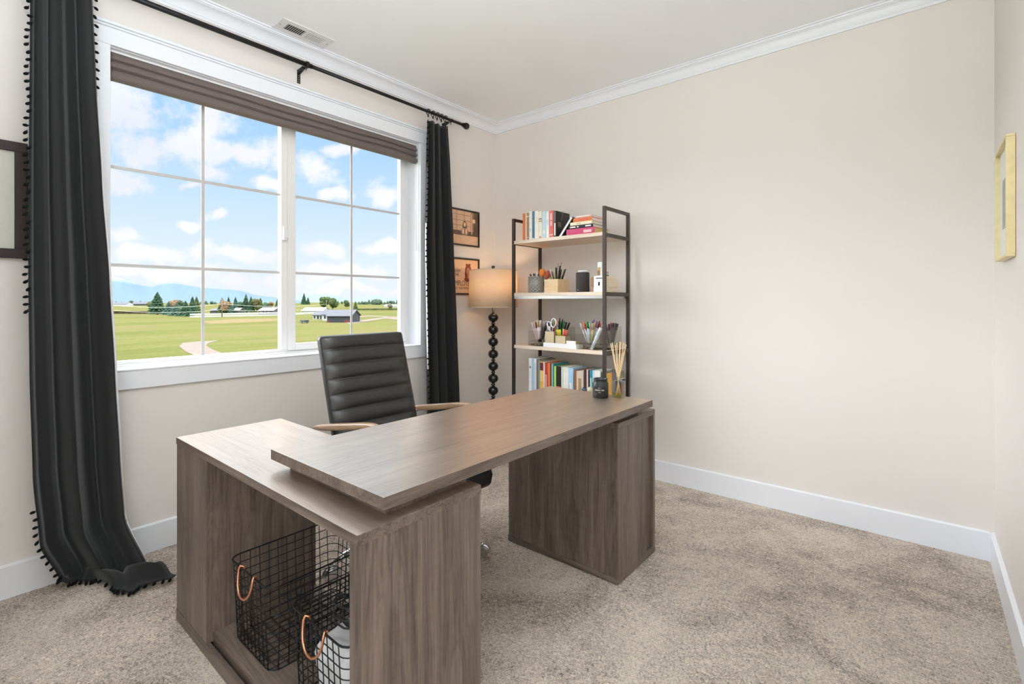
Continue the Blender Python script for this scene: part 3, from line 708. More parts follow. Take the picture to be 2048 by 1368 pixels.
# ================================================================== OFFICE CHAIR
def chair():
    yc = -1.698; HW = 0.240
    r = thing('office_chair', 'black ribbed leather office chair with wooden arms behind the desk', 'office chair', (0.98, yc, 0))
    # backrest: lofted sections along the reclined height
    B0 = Vector((0.790, 0, 0.40)); B1 = Vector((0.602, 0, 1.025))
    up = (B1-B0); Hh = up.length; up.normalize(); nrm = Vector((up.z, 0, -up.x))   # front normal (towards the desk)
    bm = BM(); rings = []; nv = 150; rib = 0.0735; npt = 13
    for j in range(nv+1):
        h = Hh*j/nv; e = min(h, Hh-h); rd = 0.022
        sh = math.sqrt(max(0, 1-((rd-e)/rd)**2)) if e < rd else 1.0
        ph = ((Hh-h) % rib)/rib; bul = 0.023*(math.sin(math.pi*ph)**0.38)
        if e < 0.01: bul *= e/0.01
        c = B0+up*h; T = 0.050
        loop = []
        hw = HW-0.010*(1-sh)
        back = -T*0.5*(0.35+0.65*sh)-0.004
        for k in range(npt):     # front
            s = -1+2*k/(npt-1); ed = 1-abs(s)**8
            loop.append(c+Vector((0, yc+hw*s*0.985, 0))+nrm*((T*0.5)*(0.4+0.6*sh)+bul*ed-0.006*(1-ed)))
        loop.append(c+Vector((0, yc+hw, 0))+nrm*(T*0.28*sh)); loop.append(c+Vector((0, yc+hw, 0))-nrm*(T*0.28*sh))
        for k in range(5):
            s = 1-2*k/4; loop.append(c+Vector((0, yc+hw*s*0.97, 0))+nrm*back)
        loop.append(c+Vector((0, yc-hw, 0))-nrm*(T*0.28*sh)); loop.append(c+Vector((0, yc-hw, 0))+nrm*(T*0.28*sh))
        rings.append([bm.verts.new(p) for p in loop])
    for a, b in zip(rings, rings[1:]):
        n = len(a)
        for k in range(n):
            f = bm.faces.new((a[k], a[(k+1) % n], b[(k+1) % n], b[k])); f.smooth = True
    bm.faces.new(rings[0][::-1]); bm.faces.new(rings[-1])
    obj('backrest', bm, leather, r)
    # seat cushion
    bm = BM(); rings = []; S0 = Vector((0.745, 0, 0.350)); S1 = Vector((1.300, 0, 0.392)); fw = S1-S0; Ls = fw.length; fw.normalize(); un = Vector((-fw.z, 0, fw.x))
    for j in range(91):
        d = Ls*j/90; e = min(d, Ls-d); rd = 0.04; sh = math.sqrt(max(0, 1-((rd-e)/rd)**2)) if e < rd else 1.0
        ph = (d % rib)/rib; bul = 0.014*(math.sin(math.pi*ph)**0.45) if e > 0.01 else 0; c = S0+fw*d; T = 0.118; loop = []
        for k in range(npt):
            s = -1+2*k/(npt-1); ed = 1-abs(s)**8; loop.append(c+Vector((0, yc+0.238*s*0.985, 0))+un*(T*0.5*(0.25+0.75*sh)+bul*ed-0.01*(1-ed)))
        loop.append(c+Vector((0, yc+0.238, 0))+un*(T*0.25*sh)); loop.append(c+Vector((0, yc+0.238, 0))-un*(T*0.3*sh))
        for k in range(5): loop.append(c+Vector((0, yc+0.23*(1-2*k/4), 0))-un*(T*0.5*(0.25+0.75*sh)))
        loop.append(c+Vector((0, yc-0.238, 0))-un*(T*0.3*sh)); loop.append(c+Vector((0, yc-0.238, 0))+un*(T*0.25*sh))
        rings.append([bm.verts.new(p) for p in loop])
    for a, b in zip(rings, rings[1:]):
        n = len(a)
        for k in range(n):
            f = bm.faces.new((a[k], a[(k+1) % n], b[(k+1) % n], b[k])); f.smooth = True
    bm.faces.new(rings[0][::-1]); bm.faces.new(rings[-1])
    obj('seat', bm, leather, r)
    # wooden arms
    for s in (-1, 1):
        y = yc+s*0.272; w = 0.019
        path = [(0.632, 0.598, 0.005), (0.650, 0.603, 0.010), (0.72, 0.614, 0.015), (0.80, 0.628, 0.016), (0.90, 0.645, 0.016), (1.00, 0.665, 0.015), (1.08, 0.678, 0.014), (1.13, 0.679, 0.014),
                (1.155, 0.648, 0.014), (1.150, 0.610, 0.015), (1.12, 0.54, 0.016), (1.09, 0.46, 0.017), (1.06, 0.395, 0.018), (1.02, 0.345, 0.016)]
        bm = BM(); rings = []
        for i, (x, z, t) in enumerate(path):
            a = path[max(i-1, 0)]; b = path[min(i+1, len(path)-1)]; d = Vector((b[0]-a[0], 0, b[1]-a[1])).normalized(); n = Vector((-d.z, 0, d.x))
            loop = []
            for k in range(14):
                an = 2*math.pi*k/14; cy_, cz_ = math.cos(an), math.sin(an)
                q = lambda v: math.copysign(abs(v)**0.6, v)
                loop.append(bm.verts.new(Vector((x, y+w*q(cy_), z))+n*(t*q(cz_))))
            rings.append(loop)
        for a, b in zip(rings, rings[1:]):
            for k in range(14):
                f = bm.faces.new((a[k], a[(k+1) % 14], b[(k+1) % 14], b[k])); f.smooth = True
        bm.faces.new(rings[0][::-1]); bm.faces.new(rings[-1])
        o = obj('armrest', bm, arm_wood, r, label='brown wooden armrest'); md = o.modifiers.new('sub', 'SUBSURF'); md.levels = 1; md.render_levels = 2
        bm = BM(); bm_tube(bm, [(0.735, y, 0.610), (0.715, y-s*0.03, 0.60), (0.705, y-s*0.055, 0.590)], 0.010, 10)
        bm_tube(bm, [(1.02, y, 0.352), (1.02, yc+s*0.20, 0.345)], 0.010, 10)
        obj('arm_bracket', bm, chrome, r)
    # mechanism, column, star base with casters
    bm = BM(); bm_box(bm, 0.88, 1.10, yc-0.09, yc+0.09, 0.270, 0.318); bm_tube(bm, [(0.86, yc, 0.33), (0.79, yc, 0.36), (0.735, yc, 0.47)], 0.018, 10)
    obj('tilt_mechanism', bm, black_metal, r, bevel=0.004)
    bm = BM(); bm_tube(bm, [(0.98, yc, 0.10), (0.98, yc, 0.20)], 0.028, 20); bm_tube(bm, [(0.98, yc, 0.20), (0.98, yc, 0.275)], 0.018, 20); obj('column', bm, chrome, r)
    for k in range(5):
        a = math.radians(39+72*k); dx, dy = math.cos(a), math.sin(a)
        bm = BM(); prof = [(0.02, 0.125, 0.024), (0.10, 0.128, 0.021), (0.21, 0.115, 0.018), (0.29, 0.092, 0.015), (0.335, 0.072, 0.013)]
        bm_tube(bm, [(0.98+dx*d, yc+dy*d, z) for d, z, t in prof], [t for d, z, t in prof], 12)
        leg = obj('base_leg', bm, chrome, r)
        bm = BM(); cx, cy = 0.98+dx*0.348, yc+dy*0.348
        for o_ in (-0.013, 0.013):
            px, py = -dy*o_, dx*o_
            bm_tube(bm, [(cx+px-dy*0.008*0.9, cy+py+dx*0.008*0.9, 0.026), (cx+px+dy*0.008*0.9, cy+py-dx*0.008*0.9, 0.026)], 0.026, 18)
        bm_tube(bm, [(cx, cy, 0.030), (cx, cy, 0.072)], 0.008, 10)
        obj('caster', bm, chrome, leg)
        bm = BM(); pts = [(cx+dx*0.030*math.cos(t), cy+dy*0.030*math.cos(t), 0.026+0.031*math.sin(t)) for t in [math.radians(-10+20*i) for i in range(11)]]
        bm_tube(bm, pts, 0.010, 8)
        obj('caster_hood', bm, chrome, leg)
chair()

# ================================================================== SHELF UNIT
SX0, SX1, SY0, SY1 = 0.511, 1.284, -0.382, -0.038
S1, S2, S3, S4 = 1.638, 1.256, 0.876, 0.490
def shelf_unit():
    r = thing('bookshelf', 'dark metal framed open shelf unit with pale wood shelves against back wall', 'bookshelf', ((SX0+SX1)/2, (SY0+SY1)/2, 0))
    p = 0.020
    for x in (SX0, SX1-p):
        for y in (SY0, SY1-p): box('post', x, x+p, y, y+p, 0, 1.802, shelf_metal, r, 0.001)
        box('top_rail', x, x+p, SY0+p, SY1-p, 1.782, 1.802, shelf_metal, r, 0.001)
        for z, h in ((S1-0.006, 0.022), (S2-0.002, 0.026), (S3-0.004, 0.026), (S4-0.004, 0.026), (0.12, 0.026)): box('side_rail', x, x+p, SY0+p, SY1-p, z-h, z, shelf_metal, r, 0.001)
    for z in (S1, S2, S3, S4, 0.124):
        x0, x1 = SX0+p, SX1-p
        s = box('shelf', x0, x1, SY0+0.002, SY1-0.002, z-0.024, z, shelf_wood, r, 0.001)
        if abs(z-S2) < 0.01: box('shelf_rim', x0, x1, SY0+0.004, SY1-0.004, z-0.043, z-0.024, steel, s)
shelf_unit()

COLS = dict(orange=(220, 120, 60), white=(235, 232, 226), tan=(165, 135, 95), teal=(70, 120, 140), cream=(236, 226, 196), paleblue=(190, 214, 224), coral=(222, 100, 88),
            grey=(105, 105, 108), black=(28, 27, 28), magenta=(196, 60, 108), lightblue=(165, 205, 232), mauve=(120, 108, 118), sage=(140, 150, 130), yellow=(232, 196, 110),
            red=(200, 50, 40), brown=(70, 42, 34), turquoise=(40, 140, 150), lime=(190, 225, 50), palegreen=(205, 220, 195), rust=(160, 95, 55), beige=(205, 190, 170),
            pink=(226, 190, 190), green=(60, 80, 68), amber=(232, 176, 70), darkred=(110, 35, 40), olive=(130, 125, 90))
def cmat(n):
    return simple('cover_'+n, srgb(*COLS[n]), 0.45, var=0.05, scale=60)
book_i = 0
def book(w, d, h, col, label, loc, rot=(0, 0, 0), bands=(), pages=None, group='books'):
    """upright book standing at the origin corner: spine at -y, thickness along x"""
    r = thing('book', label, 'book', loc, group, rot)
    c = min(0.0022, w*0.2); o = (0, 0, 0)
    def mk(name, bm, mats, par=r):
        bmesh.ops.recalc_face_normals(bm, faces=bm.faces); me = bpy.data.meshes.new(name); bm.to_mesh(me); bm.free()
        for m in (mats if isinstance(mats, list) else [mats]): me.materials.append(m)
        ob = bpy.data.objects.new(name, me); COL.objects.link(ob); ob.parent = par
        return ob
    bm = BM(); bm_box(bm, 0, c, 0, d, 0, h); bm_box(bm, w-c, w, 0, d, 0, h)
    n = 5; prof = [(c*0.0, 0.001)]
    for k in range(n+1): prof.append((w*k/n, -0.0015*math.sin(math.pi*k/n)))
    prof.append((w, c)); prof.append((0, c)); prof = prof[1:]
    bm_prism(bm, prof, 0, h, 2)
    cov = mk('cover', bm, cmat(col))
    bm = BM(); bm_box(bm, c, w-c, c, d-0.003, 0.003, h-0.003); mk('pages', bm, pages or paper)
    if bands:
        for z0, z1, bc in bands:
            bm = BM(); wl_ = 0.06 if (z1-z0) < 0.05 or bc in ('darkred', 'amber') else 0.30; bm_box(bm, w*wl_, w*(1-wl_), -0.0024, 0.0005, h*z0, h*z1); mk('spine_label', bm, cmat(bc), cov)
    return r
YF = -0.335
def upright(rows, zsh, yf, group, place):
    """rows: px_left, px_right, py_top, colour, depth, words, bands"""
    last = None; lastw = None
    for i, (pa, pb, pt, col, d, words, bands) in enumerate(rows):
        xa = at(pa, 600, y=yf).x; xb = at(pb, 600, y=yf).x
        if last is not None and xa < last+0.0006: xa = last+0.0006
        h = at((pa+pb)/2, pt, y=yf).z-zsh
        nb = ('right of the '+lastw) if lastw else 'leftmost in its row'
        book(xb-xa, d, h, col, f'{words} book {place}, {nb}', (xa, yf, zsh+0.0005), bands=bands, group=group)
        last = xb; lastw = words
B = [(1045.5, 1051, 427, 'orange', .15, 'bright orange', ()), (1051.2, 1053.2, 426, 'white', .14, 'thin cream-white', ()), (1053.4, 1058, 426, 'tan', .15, 'tan brown', ((.1, .12, 'cream'), (.85, .88, 'cream'))),
     (1058.3, 1064.2, 422.5, 'white', .16, 'clean white', ((.3, .4, 'paleblue'),)), (1064.4, 1069, 422.5, 'teal', .16, 'slate teal', ((.02, .06, 'white'),)),
     (1069.3, 1077, 422, 'white', .16, 'broad off-white', ((.6, .8, 'cream'),)), (1077.2, 1084, 422.5, 'cream', .16, 'cream lettered', ((.70, .74, 'grey'), (.62, .66, 'tan'), (.04, .10, 'coral'))),
     (1084.3, 1092.4, 422.5, 'paleblue', .155, 'pale blue', ((.2, .3, 'white'),)), (1092.6, 1098, 422.5, 'white', .15, 'narrow white', ((.5, .7, 'paleblue'),)),
     (1098.3, 1106.8, 421.5, 'coral', .16, 'coral red', ((.10, .14, 'pink'), (.45, .62, 'pink'), (.66, .9, 'pink'))), (1107, 1113, 422, 'black', .165, 'black white-lettered', ((.08, .55, 'white'), (.6, .97, 'grey')))]
upright(B, S1, YF, 'upright books on the top shelf', 'standing on the top shelf')
# figure-like pale streaks on the black book's cover
def cover_marks():
    x = at(1113, 600, y=YF).x+0.0006; bm = BM()
    def poly(pts): bm_quad(bm, [(x, YF+a, S1+b) for a, b in pts])
    for a in (0.02, 0.034, 0.048): bm_box(bm, x-0.0004, x, YF+a, YF+a+0.007, S1+0.078, S1+0.112)
    bm_tube(bm, [(x, YF+0.06, S1+0.13), (x, YF+0.075, S1+0.16), (x, YF+0.070, S1+0.185), (x, YF+0.085, S1+0.20)], 0.0016, 5)
    b = [o for o in bpy.data.objects if o.name.startswith('book') and 'black white-lettered' in o.get('label', '')][0]
    cv = [c for c in b.children if c.name.startswith('cover')][0]
    obj('cover_print', bm, simple('cover_print', (0.30, 0.22, 0.17), 0.5), cv)
cover_marks()
# leaning white book
bx = at(1117, 600, y=YF).x
lb = book(0.015, 0.135, 0.166, 'black', 'dark book with white spine leaning to the right on the top shelf', (bx+0.002, YF, S1+0.0010), (0, math.radians(38), 0), bands=((0.0, 0.045, 'white'), (0.045, 0.09, 'white')), group='upright books on the top shelf')
lc = [c for c in lb.children if c.name.startswith('cover')][0]
bm = BM(); bm_box(bm, 0.0002, 0.0148, -0.0028, 0.0004, 0.0, 0.166); me = bpy.data.meshes.new('spine_label'); bm.to_mesh(me); bm.free(); me.materials.append(white_m)
so = bpy.data.objects.new('spine_label', me); COL.objects.link(so); so.parent = lc
# stack of lying books on the top shelf: spine forward
def lying(pa, pb, zb, h, d, col, label, bands=(), pages=None, yf=YF, group='books lying on the top shelf', rz=0.0):
    xa = at(pa, 600, y=yf).x; xb = at(pb, 600, y=yf).x; L = xb-xa
    # an upright book turned on its side: local z -> +x
    r = book(h, d, L, col, label, (xa, yf, zb+h+0.0005), (0, math.radians(90), 0), bands, pages, group)
    r.rotation_euler = (0, math.radians(90), rz)
    return zb+h+0.0006
z = S1
z = lying(1133, 1189, z, 0.046, 0.19, 'magenta', 'thick magenta book with yellow page edges at the bottom of the lying stack', ((.62, .90, 'pink'),), yellow_paper)
z = lying(1137, 1186, z, 0.022, 0.15, 'black', 'black book with white lettering lying on the magenta book', ((.08, .30, 'white'), (.36, .42, 'white'), (.7, .92, 'white')))
z = lying(1140.5, 1184, z, 0.021, 0.15, 'cream', 'cream book lying above the black lettered one', ((.3, .5, 'beige'),))
z = lying(1146.5, 1183.5, z, 0.025, 0.15, 'orange', 'orange book lying second from the top of the stack', ((.3, .8, 'coral'),))
z = lying(1150.5, 1182.5, z, 0.014, 0.15, 'pink', 'pale pink book lying topmost on the stack', ((.1, .9, 'white'),))
# lower shelf books
Bl = [(1057.5, 1063.6, 716, 'white', .20, 'tall white', ((.75, .8, 'grey'),)), (1063.8, 1067.6, 717, 'lightblue', .20, 'tall light blue', ()), (1067.9, 1072.6, 717.5, 'white', .20, 'slim bluish white', ((.1, .9, 'paleblue'),)),
      (1072.8, 1076.2, 719.5, 'mauve', .19, 'grey mauve', ()), (1076.4, 1079.8, 720.5, 'sage', .19, 'grey green', ()), (1080, 1086.8, 724, 'yellow', .19, 'yellow with dark red top', ((.78, .98, 'darkred'), (.2, .5, 'amber'))),
      (1087, 1089.6, 724.5, 'white', .19, 'thin white', ()), (1089.8, 1095, 726, 'red', .18, 'red', ((.3, .7, 'pink'),)), (1095.2, 1100.4, 726.5, 'orange', .18, 'vivid orange', ()), (1100.6, 1103, 727, 'brown', .18, 'thin dark brown', ()),
      (1103.2, 1105, 727.5, 'paleblue', .18, 'thin pale blue', ()), (1105.2, 1108.4, 728, 'turquoise', .18, 'turquoise', ()), (1108.6, 1112, 732.5, 'lime', .17, 'lime green', ()),
      (1112.2, 1122.2, 733, 'black', .17, 'thick black with coloured lettering', ((.42, .46, 'coral'), (.34, .37, 'lime'), (.28, .31, 'lime'), (.22, .25, 'pink'))),
      (1122.5, 1126.8, 733.8, 'palegreen', .17, 'pale green', ()), (1127, 1131.8, 734.5, 'white', .17, 'plain white', ()), (1132, 1136.8, 735, 'white', .17, 'soft white', ()),
      (1137, 1146.6, 736, 'lightblue', .17, 'broad sky blue', ((.3, .6, 'white'),)), (1148.4, 1152.3, 741, 'rust', .16, 'rust brown', ()), (1152.8, 1167, 742.5, 'beige', .15, 'broad beige', ((.2, .8, 'tan'),)),
      (1167.6, 1173, 739.5, 'brown', .16, 'dark brown', ()), (1173.2, 1176.3, 739.8, 'pink', .16, 'dusty pink', ()), (1176.5, 1179.2, 740.2, 'black', .16, 'thin black', ()), (1179.4, 1185, 740.6, 'turquoise', .16, 'sea green', ((.3, .8, 'palegreen'),)),
      (1185.2, 1188.8, 741, 'paleblue', .15, 'icy blue', ()), (1189, 1194.4, 741.5, 'white', .15, 'white pink-edged', ((.2, .22, 'coral'),)), (1194.6, 1201, 742, 'white', .15, 'pure white', ()), (1202, 1208, 745.5, 'green', .15, 'dark green', ()),
      (1208.2, 1210.6, 746, 'mauve', .15, 'dull mauve', ())]
upright(Bl, S4, -0.345, 'books on the lower shelf', 'on the lower shelf')
def lower_right():
    x1 = 1.2575; xa = at(1211.0, 600, y=-0.345).x
    hb = at(1216, 746.5, y=-0.31).z-S4
    book(x1-xa, 0.085, hb, 'amber', 'amber yellow book last in its row on the lower shelf', (xa, -0.345, S4+0.0005), group='books on the lower shelf')
    z = S4+0.0005
    def crate(h, m, words, ya=-0.245, yb=-0.062, x0=1.13):
        nonlocal z
        o = box('storage_box', x0, x1, ya, yb, z, z+h, m, None, 0.002, origin=((x0+x1)/2, (ya+yb)/2, z)); tag(o, words, 'box', 'boxes piled at the right of the lower shelf'); z += h+0.0006
    crate(0.085, simple('rust_brown_card', (0.22, 0.085, 0.05), 0.7, var=0.25, scale=25), 'rust brown box at the bottom of the pile on the lower shelf')
    crate(0.050, simple('dull_red_card', (0.30, 0.12, 0.08), 0.7, var=0.3, scale=25), 'dull red box second in the pile on the lower shelf')
    crate(0.036, simple('mauve_grey_card', (0.14, 0.12, 0.14), 0.6, var=0.2, scale=25), 'mauve grey box third in the pile on the lower shelf')
    crate(0.006, white_m, 'thin white box lid in the pile on the lower shelf', -0.25, -0.06)
    crate(0.050, simple('olive_card', (0.30, 0.28, 0.19), 0.6, var=0.25, scale=25), 'olive box on top of the pile on the lower shelf', -0.22, -0.07)
lower_right()

# ---- containers, pens and boxes
def pen_mesh(body, capc, r=0.0042, L=0.14, capl=0.045):
    bm = BM(); bm_tube(bm, [(0, 0, 0), (0, 0, 0.008), (0, 0, L-capl)], [r*0.3, r, r], 8, mi=0); bm_tube(bm, [(0, 0, L-capl), (0, 0, L-0.003), (0, 0, L)], [r*1.12, r*1.12, r*0.8], 8, mi=1)
    me = bpy.data.meshes.new('pen'); bm.to_mesh(me); bm.free()
    me.materials.append(simple('pen_'+body, srgb(*PC[body]), 0.35)); me.materials.append(simple('pen_'+capc, srgb(*PC[capc]), 0.35))
    return me
PC = dict(black=(25, 24, 26), white=(232, 230, 228), grey=(110, 108, 110), red=(205, 40, 40), pink=(240, 105, 130), orange=(235, 120, 60), yellow=(225, 210, 60), lime=(185, 210, 60), green=(30, 140, 60), blue=(40, 60, 160), purple=(120, 70, 130), palepink=(228, 200, 205), brown=(90, 55, 35), tan=(215, 190, 130), clear=(200, 205, 210), maroon=(120, 40, 50), navy=(35, 38, 70))
pm = {}
def pens(cx, cy, z0, hx, hy, items, where, group, L=0.14, lean=0.28, seed=0, r=0.0042, cat='pen', hz=0.06):
    """loose pens leaning in a cup: each stands on the bottom and leans on the rim"""
    rnd = random.Random(seed); n = len(items)
    for i, (body, capc, dl) in enumerate(items):
        key = (body, capc, r, L)
        if key not in pm: pm[key] = pen_mesh(body, capc, r, L)
        gx = (i+0.5)/n*2-1; gy = rnd.uniform(-1, 1)
        bx_, by_ = cx+hx*0.55*gx*0.6, cy+hy*0.5*gy*0.7; tx, ty = cx+hx*0.85*gx, cy+hy*0.80*gy
        d = Vector((tx-bx_, ty-by_, hz)).normalized()
        o = bpy.data.objects.new(cat if cat == 'pen' else cat.replace(' ', '_'), pm[key]); COL.objects.link(o)
        o.location = (bx_, by_, z0+0.002+dl); o.rotation_euler = Vector((0, 0, 1)).rotation_difference(d).to_euler()
        w = (body if body == capc else f'{capc}-tipped {body}').replace('palepink', 'pale pink')
        tag(o, f'{w} {cat} {where}', cat, group)
def cup_open(name, label, cat, x0, x1, y0, y1, z0, z1, mat, t=0.003, bevel=0.001, group=None):
    bm = BM()
    bm_box(bm, x0, x1, y0, y1, z0, z0+t)
    bm_box(bm, x0, x0+t, y0, y1, z0+t, z1); bm_box(bm, x1-t, x1, y0, y1, z0+t, z1); bm_box(bm, x0+t, x1-t, y0, y0+t, z0+t, z1); bm_box(bm, x0+t, x1-t, y1-t, y1, z0+t, z1)
    o = obj(name, bm, mat, None, ((x0+x1)/2, (y0+y1)/2, z0)); tag(o, label, cat, group)
    return o
def middle_shelf():
    z = S2+0.0005
    # lattice cup (front face px 1055-1088)
    cy = -0.29; xa = at(1056, 584, y=cy).x; xb = at(1089, 584, y=cy).x; cx = (xa+xb)/2; R = 0.058
    r = thing('brush_cup', 'grey lattice-patterned metal cup holding makeup brushes, left on the middle shelf', 'cup', (cx, cy, z))
    bm = BM(); bm_lathe(bm, [(0, z), (R-0.002, z), (R-0.002, z+0.118), (R-0.005, z+0.118), (R-0.005, z+0.003), (0, z+0.003)], cx, cy, 36); obj('cup_body', bm, simple('warm_grey_metal', (0.30, 0.28, 0.26), 0.45, 0.3), r)
    bm = BM()
    for sgn in (-1, 1):
        for k in range(12):
            a0 = 2*math.pi*k/12; pts = [(cx+R*math.cos(a0+sgn*2.4*t/12), cy+R*math.sin(a0+sgn*2.4*t/12), z+0.002+0.114*t/12) for t in range(13)]
            bm_tube(bm, pts, 0.0016, 5)
    bm_tube(bm, [(cx+R*math.cos(a), cy+R*math.sin(a), z+0.118) for a in [2*math.pi*k/36 for k in range(36)]], 0.0022, 6, closed=True)
    obj('lattice', bm, simple('pale_metal', (0.55, 0.54, 0.52), 0.4, 0.4), r)
    its = [('brown', 'black', 0), ('black', 'brown', 0.004), ('black', 'black', 0), ('white', 'clear', 0.006), ('black', 'brown', -0.001), ('brown', 'black', 0.002), ('clear', 'white', 0.01)]
    pens(cx, cy, z+0.003, 0.045, 0.045, its, 'in the lattice cup on the middle shelf', 'brushes in the lattice cup', L=0.135, seed=3, cat='makeup brush', hz=0.11, r=0.0055)
    # two big orange brushes
    for k, (dx, dy, lean) in enumerate(((0.035, 0.0, 0.25), (0.040, 0.022, 0.50))):
        r2 = thing('powder_brush', ('fluffy orange powder brush leaning from the lattice cup', 'fluffy rust red brush behind the orange one in the lattice cup')[k], 'makeup brush', (cx+dx*0.5, cy+dy, z+0.004), 'powder brushes', (0, lean, 0))
        def loc(bm, name, m):
            me = bpy.data.meshes.new(name); bmesh.ops.recalc_face_normals(bm, faces=bm.faces); bm.to_mesh(me); bm.free(); me.materials.append(m); o = bpy.data.objects.new(name, me); COL.objects.link(o); o.parent = r2
        bm = BM(); bm_tube(bm, [(0, 0, 0), (0, 0, 0.05), (0, 0, 0.115)], [0.004, 0.006, 0.008], 10); loc(bm, 'brush_handle', dark_plastic)
        bm = BM(); bm_lathe(bm, [(0.009, 0.108), (0.020, 0.130), (0.025, 0.152), (0.017, 0.170), (0, 0.176)], 0, 0, 16); loc(bm, 'bristles', simple(('orange_bristle', 'rust_bristle')[k], ((0.75, 0.22, 0.04), (0.42, 0.10, 0.05))[k], 0.8, var=0.4, scale=300))
    # pine box
    y0, y1 = -0.335, -0.195; xa = at(1088.5, 583, y=y0).x; xb = at(1115.5, 583, y=y0).x
    cup_open('wooden_box', 'pale pine box full of pencils and tools on the middle shelf', 'box', xa, xb, y0, y1, z, z+0.093, pine, 0.007)
    cx, cy = (xa+xb)/2, (y0+y1)/2
    its = [('black', 'black', 0), ('black', 'grey', 0.004), ('lime', 'tan', 0), ('tan', 'tan', 0.004), ('tan', 'white', 0.01), ('green', 'tan', 0.004), ('tan', 'palepink', 0.012), ('black', 'black', 0.02), ('tan', 'tan', 0.006), ('brown', 'tan', 0.004),
           ('white', 'white', 0.002), ('black', 'black', 0.022), ('black', 'black', 0.01), ('black', 'black', 0.035), ('black', 'grey', 0.01), ('black', 'black', 0.016)]
    pens(cx, cy, z+0.007, 0.065, 0.06, its, 'in the pine box on the middle shelf', 'pencils and tools in the pine box', L=0.150, seed=5, hz=0.09, r=0.0040, cat='pencil')
    for k, dx in enumerate((0.012, 0.028)):
        bm = BM(); bm_tube(bm, [(cx+dx*0.4, cy-0.01, z+0.01), (cx+dx*1.6, cy-0.008, z+0.20+0.006*k)], 0.0014, 6); bm_ball(bm, (cx+dx*1.6, cy-0.008, z+0.202+0.006*k), 0.003, 2)
        o = obj('wire_tool', bm, simple('dark_steel', (0.12, 0.12, 0.12), 0.4, 0.8), None, (cx+dx*0.4, cy-0.01, z+0.01))
        tag(o, ('long thin metal tool standing tallest but one in the pine box', 'long thin metal tool leaning right, tallest in the pine box')[k], 'tool', 'thin tools in the pine box')
    # dark speaker with white puck on top
    cy = -0.27; xa = at(1153.5, 583, y=cy).x; xb = at(1177.5, 583, y=cy).x; cx = (xa+xb)/2; R = (xb-xa)/2*1.18; R = 0.046
    h = at(1165, 545, y=cy).z-z
    r = thing('speaker', 'dark grey cylindrical speaker on the middle shelf', 'speaker', (cx, cy, z))
    bm = BM(); bm_lathe(bm, [(0, z), (R-0.003, z), (R, z+0.003), (R, z+h-0.004), (R-0.004, z+h), (0, z+h)], cx, cy, 40); obj('speaker_body', bm, clothmat('speaker_cloth', (0.055, 0.050, 0.047), 0.1, 0.8, 500), r)
    bm = BM(); a = math.radians(-110); bm_tube(bm, [(cx+(R+0.0006)*math.cos(a+k*0.06), cy+(R+0.0006)*math.sin(a+k*0.06), z+0.014) for k in range(5)], 0.0028, 6); obj('badge', bm, simple('badge_grey', (0.35, 0.35, 0.35), 0.4), r)
    bm = BM(); bm_lathe(bm, [(0, z+h+0.0005), (0.031, z+h+0.0005), (0.033, z+h+0.004), (0.031, z+h+0.013), (0, z+h+0.013)], cx, cy, 32)
    o = obj('white_puck', bm, white_m, None, (cx, cy, z+h)); tag(o, 'small round white lid on top of the dark speaker', 'lid')
    # white boxes at the right
    def bx2(name, label, pa, pb, y0, y1, za, zb, mats, extra=None):
        xa = at(pa, 583, y=y0).x; xb = at(pb, 583, y=y0).x
        r = thing(name, label, 'box', ((xa+xb)/2, (y0+y1)/2, za), 'small boxes at the right of the middle shelf')
        box('carton', xa, xb, y0, y1, za, zb, mats, r, 0.001)
        if extra:
            for (fx0, fx1, fz0, fz1, m) in extra: box('printed_panel', xa+(xb-xa)*fx0, xa+(xb-xa)*fx1, y0-0.0008, y0+0.0002, za+(zb-za)*fz0, za+(zb-za)*fz1, m, r)
        return xa, xb
    cr = simple('cream_card', (0.72, 0.62, 0.46), 0.6, var=0.03); dk = simple('dark_print', (0.06, 0.05, 0.045), 0.5); br = simple('brown_print', (0.30, 0.14, 0.06), 0.5); gd = simple('gold_print', (0.50, 0.32, 0.10), 0.4)
    f = -0.335
    bx2('carton_box', 'low cream box at the bottom of the box pile on the middle shelf', 1187, 1208.6, f, -0.165, z, z+0.030, cr, ((0, 1, 0.0, 1, white_m),))
    bx2('carton_box', 'wide white box second up in the box pile, with dark mark', 1187.5, 1209.3, f, -0.150, z+0.0306, z+0.078, cr, ((0, 1, 0, 1, white_m), (0.42, 0.56, 0.2, 0.7, dk)))
    bx2('carton_box', 'white lettered box third up in the box pile', 1187.5, 1208.8, f+0.002, -0.170, z+0.0786, z+0.104, cr, ((0, 1, 0, 1, white_m), (0.2, 0.9, 0.3, 0.5, dk)))
    bx2('carton_box', 'small dark-banded box on top of the box pile', 1198, 1209, -0.26, -0.195, z+0.1046, z+0.142, white_m, ((0, 1, 0.0, 1, white_m),))
    r = [o for o in bpy.data.objects if o.get('label', '').startswith('small dark-banded')][0]
    x1 = at(1209, 583, y=-0.26).x
    box('dark_band', x1-0.0002, x1+0.0008, -0.252, -0.203, z+0.108, z+0.116, dk, r); box('grey_band', x1-0.0002, x1+0.0008, -0.252, -0.203, z+0.122, z+0.138, simple('grey_print', (0.42, 0.38, 0.34), 0.5), r)
    xa = at(1195, 583, y=f+0.01).x; xb = at(1204, 583, y=f+0.01).x
    r = thing('carton_box', 'upright white box with amber picture on top of the box pile', 'box', ((xa+xb)/2, -0.30, z+0.1046), 'small boxes at the right of the middle shelf')
    box('carton', xa, xb, f+0.01, -0.285, z+0.1046, z+0.195, white_m, r, 0.001)
